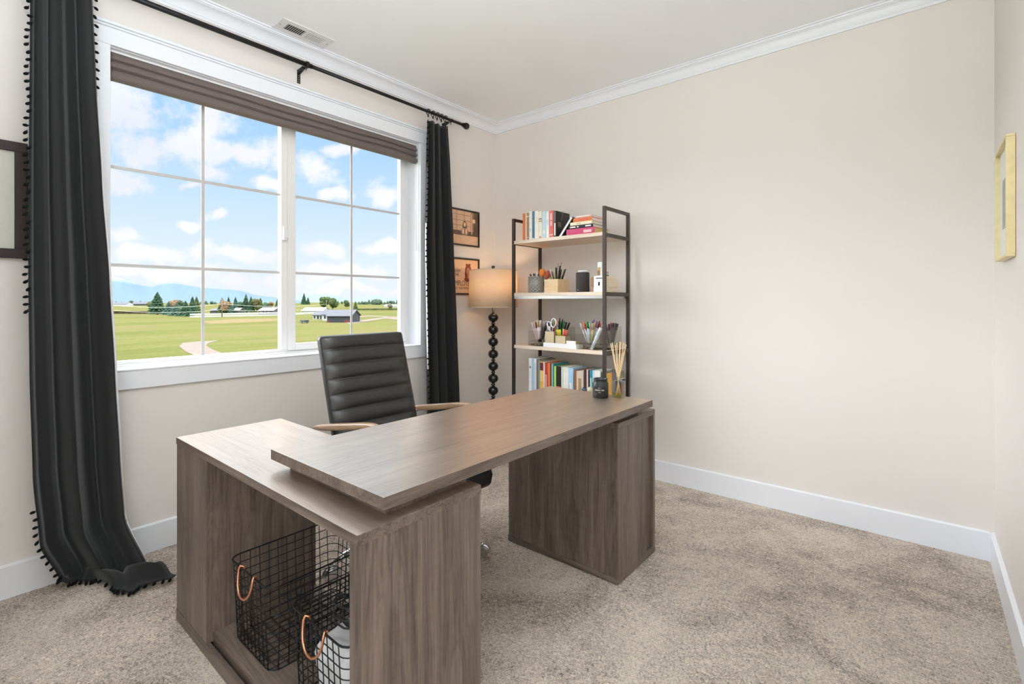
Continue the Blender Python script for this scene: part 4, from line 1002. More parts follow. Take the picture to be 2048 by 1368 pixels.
    box('printed_panel', xa+0.001, xa+0.020, f+0.0092, f+0.0102, z+0.107, z+0.140, br, r); box('printed_panel', xa+0.002, xa+0.022, f+0.0092, f+0.0102, z+0.140, z+0.160, gd, r)
    xa = at(1180.5, 583, y=f+0.03).x; xb = at(1186, 583, y=f+0.03).x
    r = thing('carton_box', 'narrow brown picture box standing left of the white box pile', 'box', ((xa+xb)/2, -0.28, z), 'small boxes at the right of the middle shelf')
    box('carton', xa, xb, f+0.03, -0.22, z, z+0.100, simple('brown_box', (0.33, 0.20, 0.11), 0.6, var=0.5, scale=60), r, 0.001)
middle_shelf()

def pen_shelf():
    z = S3+0.0005
    yf = -0.350
    # clear organisers: tall slotted front with a small drawer below
    def organiser(pa, pb, y0, y1, h, label, items, seed, where):
        xa = at(pa, 690, y=y0).x; xb = at(pb, 690, y=y0).x
        r = thing('acrylic_organiser', label, 'organiser', ((xa+xb)/2, (y0+y1)/2, z), 'clear acrylic organisers')
        t = 0.002; bm = BM(); zd = z+0.030
        bm_box(bm, xa, xb, y0, y1, z, z+t); bm_box(bm, xa, xb, y0, y1, zd, zd+t)
        bm_box(bm, xa, xa+t, y0, y1, z+t, z+h); bm_box(bm, xb-t, xb, y0, y1, z+t, z+h); bm_box(bm, xa, xb, y1-t, y1, z+t, z+h); bm_box(bm, xa, xb, y0, y0+t, zd, z+h*0.72)
        obj('clear_case', bm, acrylic, r)
        d = BM(); bm_box(d, xa+0.004, xb-0.004, y0-0.002, y0, z+t+0.001, zd-0.001); bm_box(d, xa+0.004, xb-0.004, y0, y1-0.01, z+t+0.001, z+t+0.003)
        dr = obj('drawer', d, acrylic, r)
        rnd = random.Random(seed)
        for k in range(5):
            b = BM(); x = xa+0.012+(xb-xa-0.03)*k/5; yy = y0+rnd.uniform(0.01, 0.05); bm_tube(b, [(x, yy, z+0.0075), (x+0.014, yy+0.02, z+0.0075), (x+0.018, yy+0.045, z+0.009)], 0.0022, 6)
            o = obj('hair_clip', b, simple(('clip_black', 'clip_pearl')[k % 2], ((0.04, 0.035, 0.03), (0.6, 0.55, 0.45))[k % 2], 0.3), None, (x, yy, z+0.005)); tag(o, f'small {("black", "pearly")[k % 2]} clip in the drawer of {where}', 'clip', 'small clips in the drawers of '+where)
        items = [q for b_, c_, d_ in items for q in ((b_, c_, d_), (b_, c_, d_*0.6+0.004))]
        pens((xa+xb)/2, (y0+y1)/2, zd+t, (xb-xa)/2-0.006, (y1-y0)/2-0.006, items, 'in '+where, 'pens in '+where, L=0.135, seed=seed, hz=0.11)
        return xa, xb
    pk = [('palepink', 'white', 0), ('white', 'white', 0.006), ('palepink', 'palepink', 0.004), ('white', 'palepink', 0.01), ('palepink', 'tan', 0.016), ('palepink', 'maroon', 0.004), ('white', 'tan', 0.012), ('grey', 'palepink', 0.006), ('palepink', 'white', 0.016), ('maroon', 'palepink', 0.01), ('navy', 'grey', 0.004)]
    organiser(1056, 1084, yf, -0.235, 0.150, 'clear acrylic organiser of pale pink pens at the left of the pen shelf', pk, 21, 'the left clear organiser')
    bk = [('black', 'navy', 0), ('green', 'black', 0.005), ('black', 'black', 0.014), ('lime', 'lime', 0.012), ('grey', 'red', 0.010), ('palepink', 'palepink', 0.012), ('black', 'black', 0.028), ('black', 'black', 0.008), ('black', 'green', 0.006), ('black', 'black', 0.002), ('black', 'grey', 0.002), ('black', 'black', 0.006)]
    organiser(1086, 1134, -0.250, -0.150, 0.135, 'clear acrylic organiser of black pens behind the gold cups', bk, 22, 'the clear organiser behind the gold cups')
    cr = [('clear', 'yellow', -0.002), ('clear', 'palepink', 0.010), ('black', 'black', 0), ('clear', 'orange', 0.012), ('clear', 'red', 0.0), ('white', 'white', 0.0), ('clear', 'green', 0.018), ('clear', 'blue', 0.020), ('clear', 'purple', 0.026), ('tan', 'tan', 0.010), ('clear', 'maroon', 0.022), ('clear', 'red', 0.008), ('maroon', 'maroon', 0.006)]
    organiser(1148, 1196, yf+0.01, -0.200, 0.140, 'clear acrylic organiser of coloured markers in the middle of the pen shelf', cr, 23, 'the middle clear organiser')
    gr = [('lime', 'green', 0), ('orange', 'orange', 0.002), ('red', 'orange', 0.008), ('grey', 'navy', 0.002), ('grey', 'purple', 0.0), ('red', 'navy', 0.003), ('grey', 'maroon', 0.004), ('grey', 'navy', 0.0), ('grey', 'black', 0.0), ('black', 'black', 0.005)]
    organiser(1198.5, 1218.5, -0.300, -0.130, 0.150, 'clear acrylic organiser of grey markers at the right of the pen shelf', gr, 24, 'the right clear organiser')
    # white tray with gold cups on it
    y0 = yf-0.022; xa = at(1086.5, 697, y=y0).x; xb = at(1152.5, 697, y=y0).x; y1 = y0+0.085
    cup_open('desk_tray', 'long white desk tray on the pen shelf under the gold cups', 'tray', xa, xb, y0, y1, z, z+0.030, white_m, 0.003)
    def gcup(pa, pb, y0, dy, h, label, items, where, seed, L=0.12):
        xa = at(pa, 690, y=y0).x; xb = at(pb, 690, y=y0).x
        cup_open('pen_cup', label, 'pen cup', xa, xb, y0, y0+dy, z+0.0032, z+0.0032+h, gold_m, 0.0025, group='gold pen cups')
        if items: pens((xa+xb)/2, y0+dy/2, z+0.007, (xb-xa)/2-0.005, dy/2-0.005, items, 'in '+where, 'pens in '+where, L=L, seed=seed, hz=h, r=0.0050)
        return xa, xb
    g1 = gcup(1090, 1107.8, y0+0.008, 0.062, 0.105, 'taller square gold cup holding white scissors on the white tray', [('purple', 'white', 0.03), ('white', 'white', 0.012), ('black', 'black', 0.004), ('red', 'red', 0.0), ('red', 'maroon', 0.002)], 'the taller gold cup', 31, L=0.125)
    g2 = gcup(1110.5, 1130.5, y0+0.008, 0.062, 0.078, 'shorter square gold cup of highlighters on the white tray', [('yellow', 'yellow', 0.004), ('lime', 'yellow', 0.0), ('yellow', 'lime', 0.002), ('yellow', 'white', 0.002), ('yellow', 'yellow', 0.006), ('yellow', 'orange', 0.0), ('pink', 'pink', 0.002), ('pink', 'orange', 0.0)], 'the shorter gold cup', 32, L=0.115)
    # scissors
    xm = (g1[0]+g1[1])/2+0.006; ys = y0+0.030
    r = thing('scissors', 'scissors with white ring handles standing in the taller gold cup', 'scissors', (xm, ys, z+0.01))
    for k, (dx, zc, rx, rz, tilt) in enumerate(((-0.024, 0.155, 0.018, 0.020, -0.25), (0.013, 0.168, 0.020, 0.030, 0.1))):
        bm = BM(); pts = []
        for i in range(24):
            a = 2*math.pi*i/24; X, Z = rx*math.cos(a), rz*math.sin(a); pts.append((xm+dx+X*math.cos(tilt)+Z*math.sin(tilt), ys, z+zc-X*math.sin(tilt)+Z*math.cos(tilt)))
        bm_tube(bm, pts, 0.0042, 8, closed=True); bm_tube(bm, [(xm+dx*0.75, ys, z+zc-rz), (xm+dx*0.3, ys, z+0.10)], 0.0042, 8); obj('scissor_handle', bm, simple('white_plastic_gloss', (0.82, 0.80, 0.84), 0.25), r)
    bm = BM(); bm_prism(bm, [(xm-0.006, z+0.012), (xm+0.006, z+0.012), (xm+0.008, z+0.11), (xm-0.008, z+0.11)], ys-0.001, ys+0.001, 1); obj('blade', bm, steel, r)
    # white holder with gold inside on the tray
    xa = at(1132, 690, y=y0+0.002).x; xb = at(1151, 690, y=y0+0.002).x
    r = thing('card_holder', 'small white and gold card holder on the right of the white tray', 'card holder', ((xa+xb)/2, y0+0.03, z))
    box('front_plate', xa, xb, y0+0.0035, y0+0.0065, z+0.0035, z+0.052, white_m, r, 0.0008); box('gold_block', xa, xb, y0+0.0066, y0+0.07, z+0.0035, z+0.046, gold_m, r, 0.0008)
    # red tape by the tray
    xr = at(1085, 690, y=yf+0.02).x
    # clear tube with silver pens leaning, and hoop of wire
    xa = at(1184, 690, y=-0.34).x
    r = thing('glitter_tube', 'clear tube with silver grey filling leaning on the markers near the shelf post', 'tube', (xa+0.004, -0.352, z+0.004), None, (math.radians(-4), math.radians(24), 0))
    def loc(bm, name, m):
        bmesh.ops.recalc_face_normals(bm, faces=bm.faces); me = bpy.data.meshes.new(name); bm.to_mesh(me); bm.free(); me.materials.append(m); o = bpy.data.objects.new(name, me); COL.objects.link(o); o.parent = r
    bm = BM(); bm_lathe(bm, [(0, 0.0), (0.010, 0.0), (0.013, 0.125), (0.0, 0.125)], 0, 0, 20); loc(bm, 'tube_body', simple('silver_fill', (0.50, 0.58, 0.60), 0.25, var=0.3, scale=40))
    bm = BM(); bm_lathe(bm, [(0.0, 0.125), (0.012, 0.125), (0.012, 0.155), (0, 0.158)], 0, 0, 20); loc(bm, 'tube_cap', white_m)
    bm = BM(); cx = at(1192, 650, y=-0.16).x
    bm_tube(bm, [(cx+0.055*math.cos(a), -0.16, z+0.152+0.052*math.sin(a)) for a in [2*math.pi*k/36 for k in range(36)]], 0.0009, 5, closed=True)
    bm_tube(bm, [(cx, -0.16, z+0.100), (cx, -0.16, z+0.001)], 0.0012, 5)
    bm_lathe(bm, [(0, z), (0.018, z), (0.018, z+0.003), (0, z+0.003)], cx, -0.16, 20)
    o = obj('wire_hoop', bm, simple('thin_silver_wire', (0.55, 0.54, 0.52), 0.3, 0.9), None, (cx, -0.16, z)); tag(o, 'thin silver wire hoop standing behind the coloured markers', 'hoop')
pen_shelf()

# glasses lying on the lower shelf in front of the books
def trinket():
    z = at(1172, 778, y=-0.352).z; xa = at(1164, 778, y=-0.36).x
    r = thing('toy_figure', 'small round blue and yellow trinket beside the candle, in front of lower shelf books', 'trinket', (xa+0.03, -0.365, S4))
    bm = BM(); bm_lathe(bm, [(0, S4), (0.016, S4), (0.016, z-0.02), (0, z-0.02)], xa+0.02, -0.364, 16); bm_ball(bm, (xa+0.02, -0.364, z-0.004), 0.017, 3); obj('blue_ball', bm, simple('navy_gloss', (0.06, 0.08, 0.14), 0.15), r)
    bm = BM(); bm_lathe(bm, [(0, S4), (0.014, S4), (0.014, z-0.02), (0, z-0.02)], xa+0.062, -0.362, 16); bm_ball(bm, (xa+0.062, -0.362, z), 0.019, 3); obj('cream_ball', bm, simple('cream_gloss', (0.68, 0.64, 0.42), 0.25), r)
trinket()

# ================================================================== FLOOR LAMP
def lamp():
    cx, cy = 0.245, -0.292
    r = thing('floor_lamp', 'floor lamp with stacked black balls and cream drum shade in the corner', 'floor lamp', (cx, cy, 0))
    shade = bpy.data.materials.new('cream_shade'); shade.use_nodes = True; nt = shade.node_tree; nt.nodes.clear(); N = nt.nodes.new; L = nt.links.new
    df = N('ShaderNodeBsdfDiffuse'); df.inputs[0].default_value = (0.86, 0.78, 0.68, 1); tl = N('ShaderNodeBsdfTranslucent'); tl.inputs[0].default_value = (0.98, 0.84, 0.64, 1)
    tcn = N('ShaderNodeTexCoord'); nn = N('ShaderNodeTexNoise'); nn.inputs['Scale'].default_value = 60; mpn = N('ShaderNodeMapping'); mpn.inputs['Scale'].default_value = (1, 1, 8); L(tcn.outputs['Object'], mpn.inputs[0]); L(mpn.outputs[0], nn.inputs['Vector'])
    mr = N('ShaderNodeMapRange'); L(nn.outputs[0], mr.inputs[0]); mr.inputs[3].default_value = 0.56; mr.inputs[4].default_value = 0.64
    mx = N('ShaderNodeMixShader'); L(mr.outputs[0], mx.inputs[0]); L(df.outputs[0], mx.inputs[1]); L(tl.outputs[0], mx.inputs[2]); oo = N('ShaderNodeOutputMaterial'); L(mx.outputs[0], oo.inputs[0])
    R = 0.192; z0, z1 = 1.150, 1.437
    bm = BM(); bm_lathe(bm, [(R, z0), (R-0.004, z1)], cx, cy, 72)
    s = obj('lamp_shade', bm, shade, r, recalc=False)
    md = s.modifiers.new('t', 'SOLIDIFY'); md.thickness = 0.0015
    bm = BM(); bm_tube(bm, [(cx+R*math.cos(a), cy+R*math.sin(a), z0) for a in [2*math.pi*k/72 for k in range(72)]], 0.0025, 6, closed=True); bm_tube(bm, [(cx+(R-.004)*math.cos(a), cy+(R-.004)*math.sin(a), z1) for a in [2*math.pi*k/72 for k in range(72)]], 0.0025, 6, closed=True)
    obj('shade_rim', bm, simple('cream_trim', (0.70, 0.60, 0.48), 0.7), s)
    bm = BM()
    for k in range(3):
        a = 2*math.pi*k/3+0.4; bm_tube(bm, [(cx, cy, z1-0.012), (cx+(R-0.004)*math.cos(a), cy+(R-0.004)*math.sin(a), z1-0.002)], 0.002, 6)
    bm_tube(bm, [(cx, cy, z0-0.02), (cx, cy, z1+0.002)], 0.005, 10)
    obj('shade_spider', bm, black_metal, r)
    bm = BM(); bm_tube(bm, [(cx, cy, z1), (cx, cy, z1+0.014)], 0.006, 12); bm_ball(bm, (cx, cy, z1+0.026), 0.014, 3); obj('finial', bm, black_gloss, r)
    zs = [1.068-0.0955*k for k in range(11)]
    for z in zs:
        bm = BM(); bm_ball(bm, (cx, cy, z), 0.0400, 3, sc=(1, 1, 0.92)); bm_lathe(bm, [(0.011, z-0.058), (0.017, z-0.048), (0.011, z-0.038)], cx, cy, 16); obj('ball', bm, black_gloss, r)
    bm = BM(); bm_tube(bm, [(cx, cy, 0.03), (cx, cy, 1.155)], 0.0085, 12); obj('pole', bm, black_gloss, r)
    bm = BM(); bm_lathe(bm, [(0, 0.0), (0.135, 0.0), (0.135, 0.014), (0.11, 0.024), (0.03, 0.034), (0.015, 0.05), (0, 0.05)], cx, cy, 40); obj('base', bm, black_gloss, r)
    bm = BM(); bm_lathe(bm, [(0.0, 1.27), (0.016, 1.27), (0.016, 1.325), (0.012, 1.336), (0.0, 1.336)], cx+0.078, cy+0.062, 14); bm_tube(bm, [(cx, cy, 1.28), (cx+0.078, cy+0.062, 1.28)], 0.006, 8); obj('socket', bm, black_metal, r)
    bm = BM(); bm_ball(bm, (cx+0.078, cy+0.062, 1.362), 0.028, 3)
    bulb = bpy.data.materials.new('warm_bulb'); bulb.use_nodes = True; b = bulb.node_tree.nodes['Principled BSDF']; b.inputs['Emission Color'].default_value = (1.0, 0.58, 0.24, 1); b.inputs['Emission Strength'].default_value = 60.0
    obj('bulb', bm, bulb, r, label='lit warm bulb')
lamp()

# ================================================================== PICTURES
def frame(name, label, axis_pt, u, n, w, h, bw, depth, fm, matm, inner=None, matw=0.0):
    """picture frame: lower-left corner, direction of width, wall normal"""
    p = Vector(axis_pt); u = Vector(u); n = Vector(n); Z = Vector((0, 0, 1))
    r = thing(name, label, 'picture frame', p+u*w/2)
    def slab(nm, a0, a1, b0, b1, d0, d1, m, par=r):
        bm = BM(); vs = []
        for d in (d0, d1):
            for a, b in ((a0, b0), (a1, b0), (a1, b1), (a0, b1)): vs.append(bm.verts.new(p+u*a+Z*b+n*d))
        for f in ((3, 2, 1, 0), (4, 5, 6, 7), (0, 1, 5, 4), (1, 2, 6, 5), (2, 3, 7, 6), (3, 0, 4, 7)): bm.faces.new([vs[i] for i in f])
        return obj(nm, bm, m, par, bevel=0.0)
    bm = BM()
    def bar(a0, a1, b0, b1):
        vs = []
        for d in (0.001, depth):
            for a, b in ((a0, b0), (a1, b0), (a1, b1), (a0, b1)): vs.append(bm.verts.new(p+u*a+Z*b+n*d))
        for f in ((3, 2, 1, 0), (4, 5, 6, 7), (0, 1, 5, 4), (1, 2, 6, 5), (2, 3, 7, 6), (3, 0, 4, 7)): bm.faces.new([vs[i] for i in f])
    bar(0, w, 0, bw); bar(0, w, h-bw, h); bar(0, bw, bw, h-bw); bar(w-bw, w, bw, h-bw)
    obj('frame_moulding', bm, fm, r, bevel=0.0015)
    slab('mat_board', bw, w-bw, bw, h-bw, 0.001, depth*0.45, matm)
    return r, slab, (p, u, n)
# dark frame cut by the picture's left edge
brown_frame = wood('dark_brown_frame', 2, (0.020, 0.012, 0.012), (0.032, 0.020, 0.020), (0.050, 0.032, 0.032), rough=0.55, spec=0.3)
frame('picture_frame', 'dark brown picture frame with pale mat left of the black curtain', (0, -3.30, 1.367), (0, 1, 0), (1, 0, 0), 0.42, 0.470, 0.038, 0.022, brown_frame, simple('pale_grey_mat', (0.56, 0.55, 0.48), 0.5, var=0.02))
# sepia photograph
thin_black = simple('thin_black_frame', (0.018, 0.015, 0.014), 0.4)
sep = lambda v: tuple(c*v for c in (0.86, 0.56, 0.36))
Y1 = -0.208
r, slab, B_ = frame('picture_frame', 'sepia photo of a person at a table, thin black frame, above the drawing', (0, -0.585, 1.640), (0, 1, 0), (1, 0, 0), 0.377, 0.292, 0.012, 0.018, thin_black, simple('sepia_light', sep(0.80), 0.5, var=0.1, scale=12))
sepd = simple('sepia_dark', sep(0.16), 0.5, var=0.3, scale=20); sepm = simple('sepia_mid', sep(0.36), 0.5, var=0.2, scale=20); sepl = simple('sepia_pale', sep(0.98), 0.5, var=0.06)
W0 = 0.377
slab('print', W0-0.095, W0-0.013, 0.085, 0.279, 0.0085, 0.0088, sepm)
slab('print', W0-0.060, W0-0.013, 0.10, 0.279, 0.0088, 0.0090, sepd)
slab('print', W0-0.33, W0-0.013, 0.085, 0.120, 0.0086, 0.0089, sepd)
for k in range(3): slab('print', W0-0.34+0.085*k, W0-0.336+0.085*k, 0.12, 0.279, 0.0085, 0.0089, sepm)
for zz in (0.160, 0.200, 0.245): slab('print', W0-0.36, W0-0.10, zz, zz+0.004, 0.0085, 0.0089, sepm)
slab('print', W0-0.088, W0-0.080, 0.10, 0.27, 0.0089, 0.0091, sepl); slab('print', W0-0.075, W0-0.045, 0.195, 0.225, 0.0092, 0.0094, sepl)
def disc(par, p0, u, n, a, b, ra, rb, d, m, nm='print', seg=20):
    bm = BM(); vs = [bm.verts.new(p0+u*(a+ra*math.cos(2*math.pi*k/seg))+Vector((0, 0, b+rb*math.sin(2*math.pi*k/seg)))+n*d) for k in range(seg)]; bm.faces.new(vs)
    return obj(nm, bm, m, par, recalc=False)
p0, u0, n0 = B_
disc(r, p0, u0, n0, W0-0.165, 0.150, 0.024, 0.052, 0.0096, sepd); disc(r, p0, u0, n0, W0-0.165, 0.115, 0.042, 0.030, 0.0098, sepm)
disc(r, p0, u0, n0, W0-0.165, 0.172, 0.012, 0.018, 0.0100, sepl); disc(r, p0, u0, n0, W0-0.182, 0.118, 0.010, 0.024, 0.0100, sepl); disc(r, p0, u0, n0, W0-0.148, 0.118, 0.010, 0.024, 0.0100, sepl)
# employee drawing
peach = simple('peach_paper', (0.80, 0.52, 0.33), 0.6, var=0.03)
r, slab, B_ = frame('picture_frame', 'peach EMPLOYEE OF THE MONTH drawing in black frame, behind lamp shade', (0, -0.585, 1.248), (0, 1, 0), (1, 0, 0), 0.377, 0.295, 0.013, 0.018, simple('charcoal_frame', (0.022, 0.022, 0.026), 0.4), peach)
p0, u0, n0 = B_
hairm = simple('auburn_ink', (0.20, 0.055, 0.03), 0.6); facem = simple('face_ink', (0.55, 0.24, 0.13), 0.6); ink = simple('brown_ink', (0.10, 0.05, 0.035), 0.6)
aa = W0-0.125
disc(r, p0, u0, n0, aa, 0.200, 0.034, 0.045, 0.0086, hairm); disc(r, p0, u0, n0, aa-0.022, 0.165, 0.016, 0.035, 0.0087, hairm); disc(r, p0, u0, n0, aa+0.022, 0.160, 0.016, 0.038, 0.0087, hairm)
disc(r, p0, u0, n0, aa-0.016, 0.240, 0.012, 0.012, 0.0087, hairm); disc(r, p0, u0, n0, aa+0.014, 0.242, 0.014, 0.010, 0.0087, hairm)
disc(r, p0, u0, n0, aa, 0.190, 0.020, 0.028, 0.0089, facem); disc(r, p0, u0, n0, aa, 0.150, 0.009, 0.020, 0.0088, facem); disc(r, p0, u0, n0, aa, 0.125, 0.045, 0.020, 0.00865, hairm)
disc(r, p0, u0, n0, aa-0.008, 0.196, 0.004, 0.002, 0.0091, ink, seg=10); disc(r, p0, u0, n0, aa+0.008, 0.196, 0.004, 0.002, 0.0091, ink, seg=10); disc(r, p0, u0, n0, aa, 0.176, 0.005, 0.002, 0.0091, ink, seg=10)
def letters(body, size, m, par, align='LEFT', ext=0.0002):
    c = bpy.data.curves.new('lettering', 'FONT'); c.body = body; c.size = size; c.extrude = ext; c.align_x = align
    t = bpy.data.objects.new('tmp', c); COL.objects.link(t); dg = bpy.context.evaluated_depsgraph_get(); dg.update()
    me = bpy.data.meshes.new_from_object(t.evaluated_get(dg)); bpy.data.objects.remove(t); me.materials.clear(); me.materials.append(m); me.name = 'lettering'
    o = bpy.data.objects.new('lettering', me); COL.objects.link(o); o.parent = par; return o
def wall_text(par, body, y, z, size, m, x=0.0092, sx=1.0):
    o = letters(body, size, m, par)
    o.matrix_local = Matrix.Translation(Vector((x, y, z))-org(par)) @ Matrix(((0, 0, 1, 0), (1, 0, 0, 0), (0, 1, 0, 0), (0, 0, 0, 1))) @ Matrix.Diagonal((sx, 1, 1, 1))
def fit_text(body, pa, pb, py0, py1):
    """lettering that spans the given stretch of the drawing"""
    A = at(pa, py1, x=0.01); Bp = at(pb, py1, x=0.01); T = at(pa, py0, x=0.01)
    o = letters(body, 1.0, ink, r); xs = [v.co.x for v in o.data.vertices]; ys = [v.co.y for v in o.data.vertices]
    sx = (Bp.y-A.y)/(max(xs)-min(xs)); sy = (T.z-A.z)/(max(ys)-min(ys))
    for v in o.data.vertices: v.co = Vector(((v.co.x-min(xs))*sx, (v.co.y-min(ys))*sy, v.co.z))
    o.matrix_local = Matrix.Translation(Vector((0.0092, A.y, A.z))-org(r)) @ Matrix(((0, 0, 1, 0), (1, 0, 0, 0), (0, 1, 0, 0), (0, 0, 0, 1)))
fit_text('EMPLOYEE', 906, 943, 560, 571); fit_text('OF THE MONTH', 909, 944, 573.5, 578)
fit_text('for EVERY', 903, 922, 538, 543.5); fit_text('TIME', 908, 918, 546, 552)
# brass frame on the right wall (canvas box seen edge on)
r, slab, B_ = frame('picture_frame', 'pale brass framed print on the right wall', (RX, -0.345, 1.352), (0, -1, 0), (-1, 0, 0), 0.335, 0.436, 0.010, 0.026, simple('pale_brass', (0.72, 0.62, 0.34), 0.4, 0.25), simple('cool_white_mat', (0.72, 0.74, 0.72), 0.5, var=0.01))
slab('print', 0.09, 0.245, 0.12, 0.31, 0.0118, 0.0124, simple('grey_print_art', (0.42, 0.40, 0.36), 0.6, var=0.25, scale=9))

# ================================================================== DESK THINGS
def candle():
    z = 0.7435; cx, cy = 1.668, -1.112; R = 0.0365
    r = thing('candle_jar', 'matte black candle jar with lettered label on the desk', 'candle', (cx, cy, z))
    jm = simple('matte_black_glass', (0.016, 0.018, 0.020), 0.35)
    bm = BM(); bm_lathe(bm, [(0, z), (R-0.003, z), (R, z+0.003), (R, z+0.066), (R-0.004, z+0.072), (R-0.004, z+0.084), (R-0.002, z+0.086), (R-0.004, z+0.088), (R-0.007, z+0.086), (R-0.007, z+0.05), (0, z+0.05)], cx, cy, 48); obj('jar', bm, jm, r)
    bm = BM(); bm_lathe(bm, [(0, z+0.0505), (R-0.0075, z+0.0505), (R-0.0075, z+0.064), (0, z+0.064)], cx, cy, 32); obj('wax', bm, simple('dark_wax', (0.05, 0.03, 0.025), 0.5), r)
    a0 = math.atan2(CAM[1]-cy, CAM[0]-cx)-0.12
    def band(nm, da, z0, z1, m, rr):
        bm = BM(); n = 10; A = [bm.verts.new((cx+rr*math.cos(a0-da+2*da*k/n), cy+rr*math.sin(a0-da+2*da*k/n), z0)) for k in range(n+1)]; Bq = [bm.verts.new((cx+rr*math.cos(a0-da+2*da*k/n), cy+rr*math.sin(a0-da+2*da*k/n), z1)) for k in range(n+1)]
        for k in range(n): bm.faces.new((A[k], A[k+1], Bq[k+1], Bq[k]))
        return obj(nm, bm, m, r, recalc=False)
    lab = band('jar_label', 0.75, z+0.024, z+0.052, simple('label_black', (0.006, 0.006, 0.006), 0.6), R+0.0005)
    lt = simple('label_white', (0.7, 0.68, 0.66), 0.6)
    def word(txt, zz, size, spread):
        n = len(txt)
        for i, ch in enumerate(txt):
            a = a0-spread/2+spread*(i+0.5)/n
            o = letters(ch, size, lt, r, 'CENTER', 0.0001)
            P = Vector((cx+(R+0.0009)*math.cos(a), cy+(R+0.0009)*math.sin(a), zz))-org(r)
            t = Vector((-math.sin(a), math.cos(a), 0)); nn = Vector((math.cos(a), math.sin(a), 0))
            o.matrix_local = Matrix.Translation(P) @ Matrix(((t.x, 0, nn.x, 0), (t.y, 0, nn.y, 0), (0, 1, 0, 0), (0, 0, 0, 1)))
    word('MANKIND', z+0.0345, 0.0095, 1.15)
    word('NOIR', z+0.046, 0.005, 0.4)
    word('220g', z+0.0265, 0.0045, 0.35)
candle()
def diffuser():
    z = 0.7435; cx, cy = 1.729, -1.052; hw = 0.0265
    r = thing('reed_diffuser', 'clear square glass bottle of reed sticks on the far end of the desk', 'reed diffuser', (cx, cy, z))
    def sqr(bm, prof, mi=0):
        rings = []
        for w, zz in prof:
            if w <= 0: rings.append(None); continue
            q = []
            for k in range(24):
                a = 2*math.pi*(k+0.5)/24; f = lambda v: math.copysign(abs(v)**0.28, v)
                c_, s_ = math.cos(a), math.sin(a); sc = w/max(abs(f(c_)), abs(f(s_)))
                e = 0.28 if w > 0.016 else 1.0; f2 = lambda v: math.copysign(abs(v)**e, v); q.append(bm.verts.new((cx+w*f2(c_), cy+w*f2(s_), zz)))
            rings.append(q)
        for a, b in zip(rings, rings[1:]):
            if a is None or b is None: continue
            for k in range(24): bm.faces.new((a[k], a[(k+1) % 24], b[(k+1) % 24], b[k]))
        bm.faces.new(rings[0]); 
        return rings
    bm = BM(); sqr(bm, [(hw-0.003, z), (hw, z+0.003), (hw, z+0.070), (hw-0.006, z+0.076), (0.010, z+0.080), (0.0095, z+0.094), (0.012, z+0.096)]); obj('bottle', bm, bottle_m, r)
    bm = BM(); q = sqr(bm, [(hw-0.005, z+0.005), (hw-0.004, z+0.008), (hw-0.004, z+0.016)]); bm.faces.new(q[-1]); obj('scented_oil', bm, oil_m, r)
    rm = simple('reed', (0.86, 0.62, 0.34), 0.6, var=0.12, scale=200); rnd = random.Random(2)
    for k, (u, w, dh) in enumerate(((-1.0, 0.1, 0.0), (-0.78, -0.4, 0.006), (-0.45, 0.5, -0.004), (-0.15, -0.5, 0.004), (0.12, 0.6, 0.010), (0.36, -0.3, 0.008), (0.62, 0.4, 0.006), (0.88, -0.2, 0.0), (1.0, 0.3, -0.004))):
        ux, uy = RT[0]*u-FW[0]*w*0.5, RT[1]*u-FW[1]*w*0.5
        bm = BM(); bm_tube(bm, [(cx-ux*0.013, cy-uy*0.013, z+0.006), (cx+ux*0.0045, cy+uy*0.0045, z+0.094), (cx+ux*0.036, cy+uy*0.036, z+0.250+dh)], 0.0015, 7); obj('reed', bm, rm, r)
diffuser()

# ================================================================== OUTSIDE
GZ = CAM[2]-5.0
def gmat():
    m, nt, b = newmat('field_grass'); L = nt.links.new; N = nt.nodes.new
    t = N('ShaderNodeTexCoord'); mp = N('ShaderNodeMapping'); mp.inputs['Scale'].default_value = (0.10, 0.025, 1); mp.inputs['Rotation'].default_value = (0, 0, 0.1); L(t.outputs['Object'], mp.inputs[0])
    n = N('ShaderNodeTexNoise'); n.inputs['Scale'].default_value = 1.0; n.inputs['Detail'].default_value = 6; n.inputs['Roughness'].default_value = 0.6; L(mp.outputs[0], n.inputs['Vector'])
    n2 = N('ShaderNodeTexNoise'); n2.inputs['Scale'].default_value = 2.5; n2.inputs['Detail'].default_value = 5; L(t.outputs['Object'], n2.inputs['Vector'])
    r = N('ShaderNodeValToRGB'); e = r.color_ramp.elements; e[0].position = 0.36; e[0].color = (0.127, 0.141, 0.047, 1); e[1].position = 0.66; e[1].color = (0.186, 0.162, 0.079, 1); k = e.new(0.5); k.color = (0.158, 0.166, 0.060, 1)
    L(n.outputs[0], r.inputs[0]); mx = N('ShaderNodeMix'); mx.data_type = 'RGBA'; mx.blend_type = 'MULTIPLY'; mx.inputs[0].default_value = 0.35; L(r.outputs[0], mx.inputs[6]); L(n2.outputs[0], mx.inputs[7])
    L(mx.outputs[2], b.inputs['Base Color']); b.inputs['Roughness'].default_value = 1.0; b.inputs['Specular IOR Level'].default_value = 0.0
    return m
bm = BM(); bm_quad(bm, [(-9000, -6000, GZ), (8, -6000, GZ), (8, 9000, GZ), (-9000, 9000, GZ)])
struct(obj('ground', bm, gmat()), 'flat green and straw coloured field')
def gp(px, py): return at(px, py, z=GZ)
def patch(name, pts, m, dz=0.03, label=None):
    bm = BM(); vs = [bm.verts.new(gp(*p)+Vector((0, 0, dz))) for p in pts]; f = bm.faces.new(vs)
    if f.normal.z < 0: f.normal_flip()
    o = obj(name, bm, m, recalc=False); return struct(o, label)
